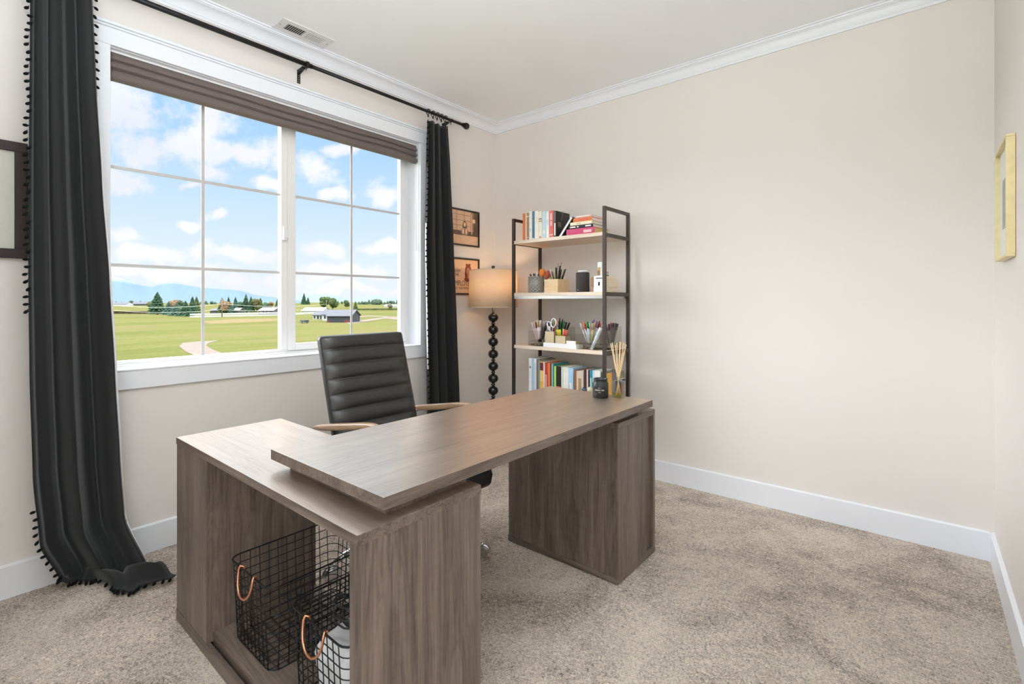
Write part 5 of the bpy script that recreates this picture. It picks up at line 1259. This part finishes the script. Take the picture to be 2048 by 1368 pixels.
gravel = simple('gravel', (0.20, 0.165, 0.14), 0.95, var=0.15, scale=1.0, spec=0.1)
patch('gravel_drive', [(392, 713), (372, 704), (358, 693), (366, 686), (398, 683), (440, 681), (418, 686), (412, 691), (424, 699), (446, 707), (450, 712)], gravel, label='pale gravel drive turning in the field')
patch('gravel_road', [(690, 645), (740, 638), (775, 634), (800, 636), (800, 640), (770, 637), (735, 643), (700, 648)], gravel, label='gravel road beyond the grey house')
patch('gravel_road', [(690, 634), (740, 631), (800, 634), (800, 635.5), (740, 633), (690, 636)], gravel, label='far gravel road')
straw = simple('straw_patch', (0.19, 0.155, 0.085), 1.0, var=0.12, scale=0.5, spec=0.0)
patch('bare_field', [(400, 643), (470, 638), (560, 637), (562, 641), (500, 645), (420, 648)], straw, 0.02, 'straw coloured bare strip')
far_g = simple('far_field', (0.22, 0.25, 0.11), 1.0, var=0.1, scale=0.05, spec=0.0)

def depth_of(px, py):
    q = gp(px, py); return (q.x-CAM[0])*FW[0]+(q.y-CAM[1])*FW[1]
def mpp(px, py): return depth_of(px, py)/FPX      # metres per pixel there
treem = {}
def tmat(name, col):
    if name not in treem: treem[name] = simple('foliage_'+name, col, 1.0, var=0.45, scale=1.2, spec=0.05)
    return treem[name]
bark = simple('bark', (0.12, 0.09, 0.07), 0.9)
def conifer(px, base, top, wpx, col, label, seed, group='conifers across the field'):
    q = gp(px, base); k = mpp(px, base); H = (base-top)*k; R = wpx*k/2
    r = thing('conifer_tree', label, 'tree', q, group); rnd = random.Random(seed); bm = BM(); T = 9; seg = 18
    for i in range(T):
        z0 = H*(0.04+0.90*i/T); z1 = min(H, z0+H*0.30); rr = R*(1-i/T)**0.85+0.1; ring = []
        for s in range(seg):
            a = 2*math.pi*s/seg+i; f = rr*(1.12 if s % 2 else 0.78)*rnd.uniform(0.85, 1.15)
            ring.append(bm.verts.new((q.x+f*math.cos(a), q.y+f*math.sin(a), q.z+z0+rnd.uniform(-0.02, 0.02)*H)))
        tp = bm.verts.new((q.x, q.y, q.z+z1)); bt = bm.verts.new((q.x, q.y, q.z+z0+H*0.06))
        for s in range(seg): bm.faces.new((ring[s], ring[(s+1) % seg], tp)); bm.faces.new((ring[(s+1) % seg], ring[s], bt))
    obj('foliage', bm, tmat(*col), r); bm = BM(); bm_tube(bm, [tuple(q), (q.x, q.y, q.z+H*0.25)], R*0.07+0.05, 8); obj('trunk', bm, bark, r)
def leafy(px, base, top, wpx, col, label, seed, group='leafy trees across the field', low=0.0):
    q = gp(px, base); k = mpp(px, base); H = (base-top)*k; R = wpx*k/2
    r = thing('leafy_tree', label, 'tree', q, group); rnd = random.Random(seed); bm = BM()
    for i in range(9):
        a = rnd.uniform(0, 6.28); d = R*0.55*math.sqrt(rnd.random()); s = R*rnd.uniform(0.40, 0.60); zc = H*rnd.uniform(0.35, 0.78)
        c = Vector((q.x+d*math.cos(a), q.y+d*math.sin(a), q.z+zc)); g = bmesh.ops.create_icosphere(bm, subdivisions=3, radius=1.0)
        for v in g['verts']:
            n = v.co.copy(); v.co = c+Vector((n.x*s, n.y*s, n.z*min(s*1.1, H-zc if H-zc > 0.2*H else 0.2*H)))*(1+0.16*math.sin(7*n.x+i)*math.sin(8*n.y)+0.12*rnd.uniform(-1, 1))
    obj('foliage', bm, tmat(*col), r); bm = BM(); bm_tube(bm, [tuple(q), (q.x, q.y, q.z+H*0.5)], max(0.12, R*0.06), 8); obj('trunk', bm, bark, r)
DG = ('dark_spruce', (0.050, 0.095, 0.055)); BG = ('blue_spruce', (0.065, 0.120, 0.095)); MG = ('mid_green', (0.085, 0.120, 0.050)); OR = ('autumn', (0.24, 0.16, 0.09)); OL = ('olive', (0.13, 0.13, 0.06)); FG = ('far_green', (0.10, 0.15, 0.10))
conifer(315, 629, 583, 34, DG, 'largest dark green spruce standing left of the field trees', 1)
conifer(337, 630, 603, 22, BG, 'low blue spruce right of the largest spruce', 2)
conifer(352, 632, 606, 24, BG, 'broad low blue spruce in front of the tree group', 3)
conifer(371, 633, 601, 26, DG, 'dark spruce at the right front of the left tree group', 4)
conifer(385, 629, 592, 18, DG, 'pointed dark spruce just left of the left grid bar', 5)
conifer(393, 628, 592, 18, MG, 'green spruce next to the left grid bar', 6)
leafy(346, 620, 596, 18, OR, 'orange brown autumn tree behind the left spruces', 7)
leafy(360, 622, 598, 12, FG, 'small grey green tree behind the left spruces', 8)
leafy(299, 622, 600, 12, OL, 'small olive tree left of the largest spruce', 9)
conifer(444, 627, 595, 18, MG, 'spruce behind the left power pole', 10)
leafy(452, 627, 600, 22, OR, 'brown bushy tree right of the left power pole', 11)
conifer(457, 626, 592, 12, DG, 'slim dark spruce right of the brown bushy tree', 12)
conifer(471, 626, 593, 14, BG, 'blue green spruce above the pale shed roof', 13)
conifer(463, 627, 608, 14, BG, 'small blue spruce beside the pale shed', 30)
conifer(492, 625, 587, 17, DG, 'tall pointed spruce in the middle tree group', 14)
conifer(502, 625, 592, 16, DG, 'second tall spruce in the middle tree group', 15)
leafy(513, 625, 594, 18, OL, 'olive leafy tree right of the middle spruces', 16)
conifer(521, 624, 595, 14, MG, 'green spruce right of the olive tree', 17)
leafy(484, 625, 604, 26, DG, 'dark bushy tree left of the tall middle spruce', 18)
leafy(534, 622, 602, 14, FG, 'grey green tree above the white roofed house', 19)
leafy(543, 622, 601, 10, OR, 'pinkish bare tree left of the window mullion', 20)
conifer(556, 620, 596, 16, DG, 'dark spruce just left of the window mullion', 21)
conifer(608, 609.5, 585.5, 12, DG, 'dark spruce alone on the rise right of the window mullion', 22)
conifer(616, 609.5, 594, 9, DG, 'lower spruce beside the lone spruce on the rise', 23)
leafy(651, 618, 594, 24, MG, 'round green tree behind the white barn', 24)
leafy(665, 619, 596, 22, MG, 'second green tree behind the power pole of the grey house', 25)
leafy(694, 617, 599, 12, MG, 'green tree left of the right grid bar', 26)
conifer(711, 620, 602, 10, MG, 'green conifer just right of the right grid bar', 27)
leafy(752, 609.5, 599, 24, FG, 'grey green clump on the far rise at right', 28)
leafy(780, 618, 607, 10, ('bare', (0.20, 0.17, 0.13)), 'small bare tree in the field at far right', 29)
rnd = random.Random(77)
fx = [222, 232, 243, 262, 272, 281, 290, 402, 412, 424, 430, 676, 684, 718, 724, 731, 738, 744, 762, 769, 775, 782, 788, 794]
for i, x in enumerate(fx):
    (conifer if i % 3 else leafy)(x, 609.0, 609-rnd.uniform(5.5, 10.5), rnd.uniform(6, 10), FG, 'small distant tree on the horizon beyond the field', 100+i, 'distant trees on the horizon')

def bar_between(name, pa, pb, h0, h1, m, thick=0.3, label=None, cat='fence', slats=0):
    bm = BM(); d = (pb-pa); d.z = 0; d.normalize(); n = Vector((-d.y, d.x, 0))*thick/2
    def sl(z0, z1):
        vs = [bm.verts.new(p+n*s+Vector((0, 0, z))) for z in (z0, z1) for p, s in ((pa, -1), (pb, -1), (pb, 1), (pa, 1))]
        for f in ((3, 2, 1, 0), (4, 5, 6, 7), (0, 1, 5, 4), (1, 2, 6, 5), (2, 3, 7, 6), (3, 0, 4, 7)): bm.faces.new([vs[i] for i in f])
    if slats:
        for k in range(slats): sl(h0+(h1-h0)*k/slats, h0+(h1-h0)*(k+0.66)/slats)
    else: sl(h0, h1)
    o = obj(name, bm, m, None, tuple(pa)); return tag(o, label, cat)
wf = simple('white_fence_paint', (0.70, 0.72, 0.68), 0.8, var=0.03)
k = mpp(380, 635)
bar_between('vinyl_fence', gp(380, 635), gp(560, 631), 0, 9*k, wf, 0.2, 'long white fence along the far edge of the field, left window half', slats=2)
bar_between('vinyl_fence', gp(588, 630), gp(628, 627), 0, 5.5*k, wf, 0.2, 'short run of white fence left of the grey house', slats=2)
hm = simple('hedge_brown', (0.09, 0.075, 0.05), 1.0, var=0.4, scale=0.6, spec=0.0)
bar_between('hedge', gp(214, 627.5), gp(330, 627.5), 0, 5.0*mpp(270, 627), hm, 2.5, 'low brown hedge along the left far edge of the field', 'hedge')
bar_between('hedge', gp(712, 620.5), gp(800, 620), 0, 3.2*mpp(750, 620), simple('hedge_green', (0.11, 0.13, 0.06), 1.0, var=0.4, scale=0.4, spec=0.0), 2.5, 'low green hedge along the right far field', 'hedge')

def house(name, label, px0, px1, base, eave, ridge, wallm, roofm, dpt, doors=(), group=None, over=0.3):
    a = gp(px0, base); b = gp(px1, base); k = mpp((px0+px1)/2, base); d = (b-a); L_ = d.length; d.normalize(); n = Vector((-d.y, d.x, 0))
    if (Vector(CAM)-a).dot(n) > 0: n = -n
    r = thing(name, label, 'house', a+(b-a)/2, group); he = (base-eave)*k; hr = (base-ridge)*k
    def P(u, v, z): return a+d*u+n*v+Vector((0, 0, z))
    bm = BM()
    for q in ([(0, 0, 0), (L_, 0, 0), (L_, 0, he), (0, 0, he)], [(0, dpt, 0), (L_, dpt, 0), (L_, dpt, he), (0, dpt, he)]): bm.faces.new([bm.verts.new(P(*p)) for p in q])
    for u in (0, L_): bm.faces.new([bm.verts.new(P(*p)) for p in [(u, 0, 0), (u, dpt, 0), (u, dpt, he), (u, dpt/2, hr), (u, 0, he)]])
    obj('wall', bm, wallm, r)
    bm = BM(); t = 0.12
    for v0, v1 in ((-over, dpt/2), (dpt+over, dpt/2)):
        z0 = he-(hr-he)*over/(dpt/2)
        lo = [P(-over, v0, z0), P(L_+over, v0, z0), P(L_+over, v1, hr), P(-over, v1, hr)]; hi_ = [p+Vector((0, 0, t)) for p in lo]
        vs = [bm.verts.new(p) for p in lo+hi_]
        for f in ((3, 2, 1, 0), (4, 5, 6, 7), (0, 1, 5, 4), (1, 2, 6, 5), (2, 3, 7, 6), (3, 0, 4, 7)): bm.faces.new([vs[i] for i in f])
    obj('roof', bm, roofm, r)
    for nm, u0, u1, z0, z1, m in doors:
        bm = BM(); vs = [bm.verts.new(P(L_*u, v, he*z)) for v in (-0.06, 0.02) for u, z in ((u0, z0), (u1, z0), (u1, z1), (u0, z1))]
        for f in ((3, 2, 1, 0), (4, 5, 6, 7), (0, 1, 5, 4), (1, 2, 6, 5), (2, 3, 7, 6), (3, 0, 4, 7)): bm.faces.new([vs[i] for i in f])
        obj(nm, bm, m, r)
gw = simple('grey_siding', (0.065, 0.070, 0.080), 0.9, var=0.06, scale=0.6); gr_ = simple('grey_shingle', (0.115, 0.125, 0.145), 0.9, var=0.08, scale=1.0); ww = simple('white_siding', (0.60, 0.61, 0.62), 0.9); rd = simple('faded_red', (0.20, 0.06, 0.05), 0.9); wr_ = simple('white_roof', (0.36, 0.38, 0.40), 0.8); dkw = simple('dark_window', (0.03, 0.035, 0.04), 0.3)
house('house', 'dark grey house with white gable in the field right of the mullion', 654, 702, 645, 632, 621, gw, gr_, 7.0, (('garage_door', 0.72, 0.98, 0.0, 0.4, rd), ('garage_door', 0.02, 0.12, 0.0, 0.35, rd)))
house('house_porch', 'white gabled porch wing of the grey house', 645, 656, 641.5, 629, 620.5, ww, gr_, 5.0, (('window', 0.3, 0.6, 0.35, 0.8, dkw),))
house('cabin', 'small grey cabin wing left of the white gable', 626, 644, 638.5, 630, 624, ww, gr_, 5.0, (('window', 0.1, 0.25, 0.2, 0.8, dkw), ('window', 0.45, 0.65, 0.1, 0.8, dkw), ('window', 0.8, 0.95, 0.1, 0.8, dkw)))
house('barn', 'long white roofed barn beyond the grey house', 603, 645, 624, 622, 615.5, ww, wr_, 10.0)
house('house', 'house with pale hipped roof behind the white fence', 517, 546, 629.5, 621.5, 615.5, simple('tan_grey_siding', (0.16, 0.15, 0.15), 0.9), simple('pale_roof', (0.26, 0.27, 0.30), 0.9), 8.0, (('window', 0.1, 0.3, 0.3, 0.7, ww), ('window', 0.42, 0.46, 0.0, 1.0, ww), ('window', 0.6, 0.8, 0.3, 0.7, ww)))
house('shed', 'small pale roofed shed between the spruces', 466, 477, 627, 621, 616.5, simple('shed_grey', (0.12, 0.12, 0.12), 0.9), wr_, 5.0)
house('house', 'low dark roofed house behind the white fence near the left power pole', 420, 434, 627, 621, 617, simple('dim_grey', (0.12, 0.12, 0.13), 0.9), gr_, 6.0)
house('house', 'pale low house far left beyond the hedge', 222, 252, 612.0, 608.5, 604.5, ww, gr_, 12.0)
house('house', 'dark roofed house far left near the largest spruce', 262, 298, 611.0, 608.0, 603.5, gw, gr_, 12.0)
house('greenhouse', 'white farm building on the far right rise', 768, 798, 614, 611.5, 609.0, ww, wr_, 14.0)
# poles and lines
pm_ = simple('pole_wood', (0.22, 0.19, 0.15), 0.9)
def pole(px, base, top, label):
    q = gp(px, base); kk = mpp(px, base); h = (base-top)*kk
    r = thing('power_pole', label, 'power pole', q, 'power poles'); bm = BM(); bm_tube(bm, [tuple(q), (q.x, q.y, q.z+h)], 0.16, 8); obj('mast', bm, pm_, r)
    bm = BM(); c = q+Vector((0, 0, h*0.95)); bm_tube(bm, [tuple(c+Vector((-0.5, -0.5, 0))), tuple(c+Vector((0.5, 0.5, 0)))], 0.07, 6); obj('crossarm', bm, pm_, r); return q, h
q1, h1 = pole(444, 634, 598, 'wooden power pole by the white fence in the left window half')
q2, h2 = pole(653, 622, 600, 'wooden power pole behind the grey house')
def wire(pa, pb, label):
    bm = BM(); pts = [pa.lerp(pb, t/12)+Vector((0, 0, -1.1*4*(t/12)*(1-t/12))) for t in range(13)]; bm_tube(bm, pts, 0.055, 5)
    o = obj('power_line', bm, simple('wire_pale', (0.70, 0.70, 0.64), 0.6), None, tuple(pa)); tag(o, label, 'power line')
zA = Vector((0, 0, h1*0.72)); ql = gp(205, 633)
wire(ql+Vector((0, 0, h1*0.70)), q1+zA, 'upper power line left of the left power pole'); wire(q1+zA, q2+Vector((0, 0, h2*0.62)), 'upper power line right of the left power pole')
wire(ql+Vector((0, 0, h1*0.42)), q1+Vector((0, 0, h1*0.42)), 'lower power line left of the left power pole'); wire(q1+Vector((0, 0, h1*0.40)), q2+Vector((0, 0, h2*0.36)), 'lower power line right of the left power pole')
# parked cart
q = gp(609, 646.5); kk = mpp(609, 646.5)
r = thing('trailer', 'small dark trailer standing on the grass left of the grey house', 'trailer', q); box('trailer_body', q.x-1.0, q.x+1.0, q.y-0.55, q.y+0.55, q.z+0.25, q.z+0.75, gw, r)
bm = BM()
for s in (-1, 1): bm_tube(bm, [(q.x, q.y+s*0.56, q.z+0.25), (q.x, q.y+s*0.70, q.z+0.25)], 0.25, 12)
obj('wheel', bm, dark_plastic, r)

# mountains: two ranges, ridge line by direction
def range_(name, pts, dist, foot, m, label):
    """pts: (px, py) of the ridge; the slope falls towards the viewer over 'foot' metres"""
    bm = BM(); rows = []; P2 = []
    for (a, b) in zip(pts, pts[1:]):
        for t in range(6): P2.append((a[0]+(b[0]-a[0])*t/6, a[1]+(b[1]-a[1])*t/6))
    P2.append(pts[-1]); rnd = random.Random(5)
    for px, py in P2:
        u = (px-CX)/FPX; col = []
        for j in range(9):
            f = j/8; t = dist-foot*(1-f); zz = CAM[2]+(HY-py)/FPX*dist
            z = GZ+(zz-GZ)*(f**1.3)+(rnd.uniform(-1, 1)*0.02+0.03*math.sin(px*0.09+j*0.6))*(zz-GZ)*(f*(1-f)*2.0)
            col.append(bm.verts.new((CAM[0]+t*(FW[0]+u*RT[0]), CAM[1]+t*(FW[1]+u*RT[1]), z)))
        t = dist+foot*0.6; col.append(bm.verts.new((CAM[0]+t*(FW[0]+u*RT[0]), CAM[1]+t*(FW[1]+u*RT[1]), GZ)))
        rows.append(col)
    for a, b in zip(rows, rows[1:]):
        for j in range(len(a)-1): f = bm.faces.new((a[j], b[j], b[j+1], a[j+1])); f.smooth = True
    return struct(obj(name, bm, m), label)
def mtn(name, low, high, zs0, zs1):  # distance haze is put into the bluish base colour
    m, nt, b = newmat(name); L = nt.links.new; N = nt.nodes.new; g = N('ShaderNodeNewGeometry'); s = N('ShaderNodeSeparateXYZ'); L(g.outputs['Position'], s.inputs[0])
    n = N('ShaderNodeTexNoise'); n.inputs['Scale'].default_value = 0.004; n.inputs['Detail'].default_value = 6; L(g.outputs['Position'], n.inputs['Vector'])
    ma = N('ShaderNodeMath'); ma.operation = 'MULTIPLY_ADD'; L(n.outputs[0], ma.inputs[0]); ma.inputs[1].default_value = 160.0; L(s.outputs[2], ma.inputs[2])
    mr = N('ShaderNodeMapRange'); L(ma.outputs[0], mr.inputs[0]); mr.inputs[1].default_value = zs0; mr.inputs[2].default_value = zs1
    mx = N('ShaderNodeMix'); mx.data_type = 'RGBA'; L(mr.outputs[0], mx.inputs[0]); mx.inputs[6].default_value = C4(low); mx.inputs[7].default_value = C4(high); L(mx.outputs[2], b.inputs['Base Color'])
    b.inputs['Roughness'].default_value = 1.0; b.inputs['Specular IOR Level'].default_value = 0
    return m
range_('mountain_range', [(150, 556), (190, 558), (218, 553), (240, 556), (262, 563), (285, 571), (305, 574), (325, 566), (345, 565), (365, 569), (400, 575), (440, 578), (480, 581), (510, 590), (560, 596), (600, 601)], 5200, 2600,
       mtn('haze_blue_hills', (0.125, 0.180, 0.225), (0.36, 0.39, 0.43), 260, 400), 'blue hazy mountains with snow near the ridge')
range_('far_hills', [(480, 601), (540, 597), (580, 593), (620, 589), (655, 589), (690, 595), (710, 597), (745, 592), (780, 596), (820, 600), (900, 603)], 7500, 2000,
       mtn('haze_pale_hills', (0.17, 0.215, 0.26), (0.21, 0.25, 0.285), 200, 500), 'haze-tinted pale hills at the right')
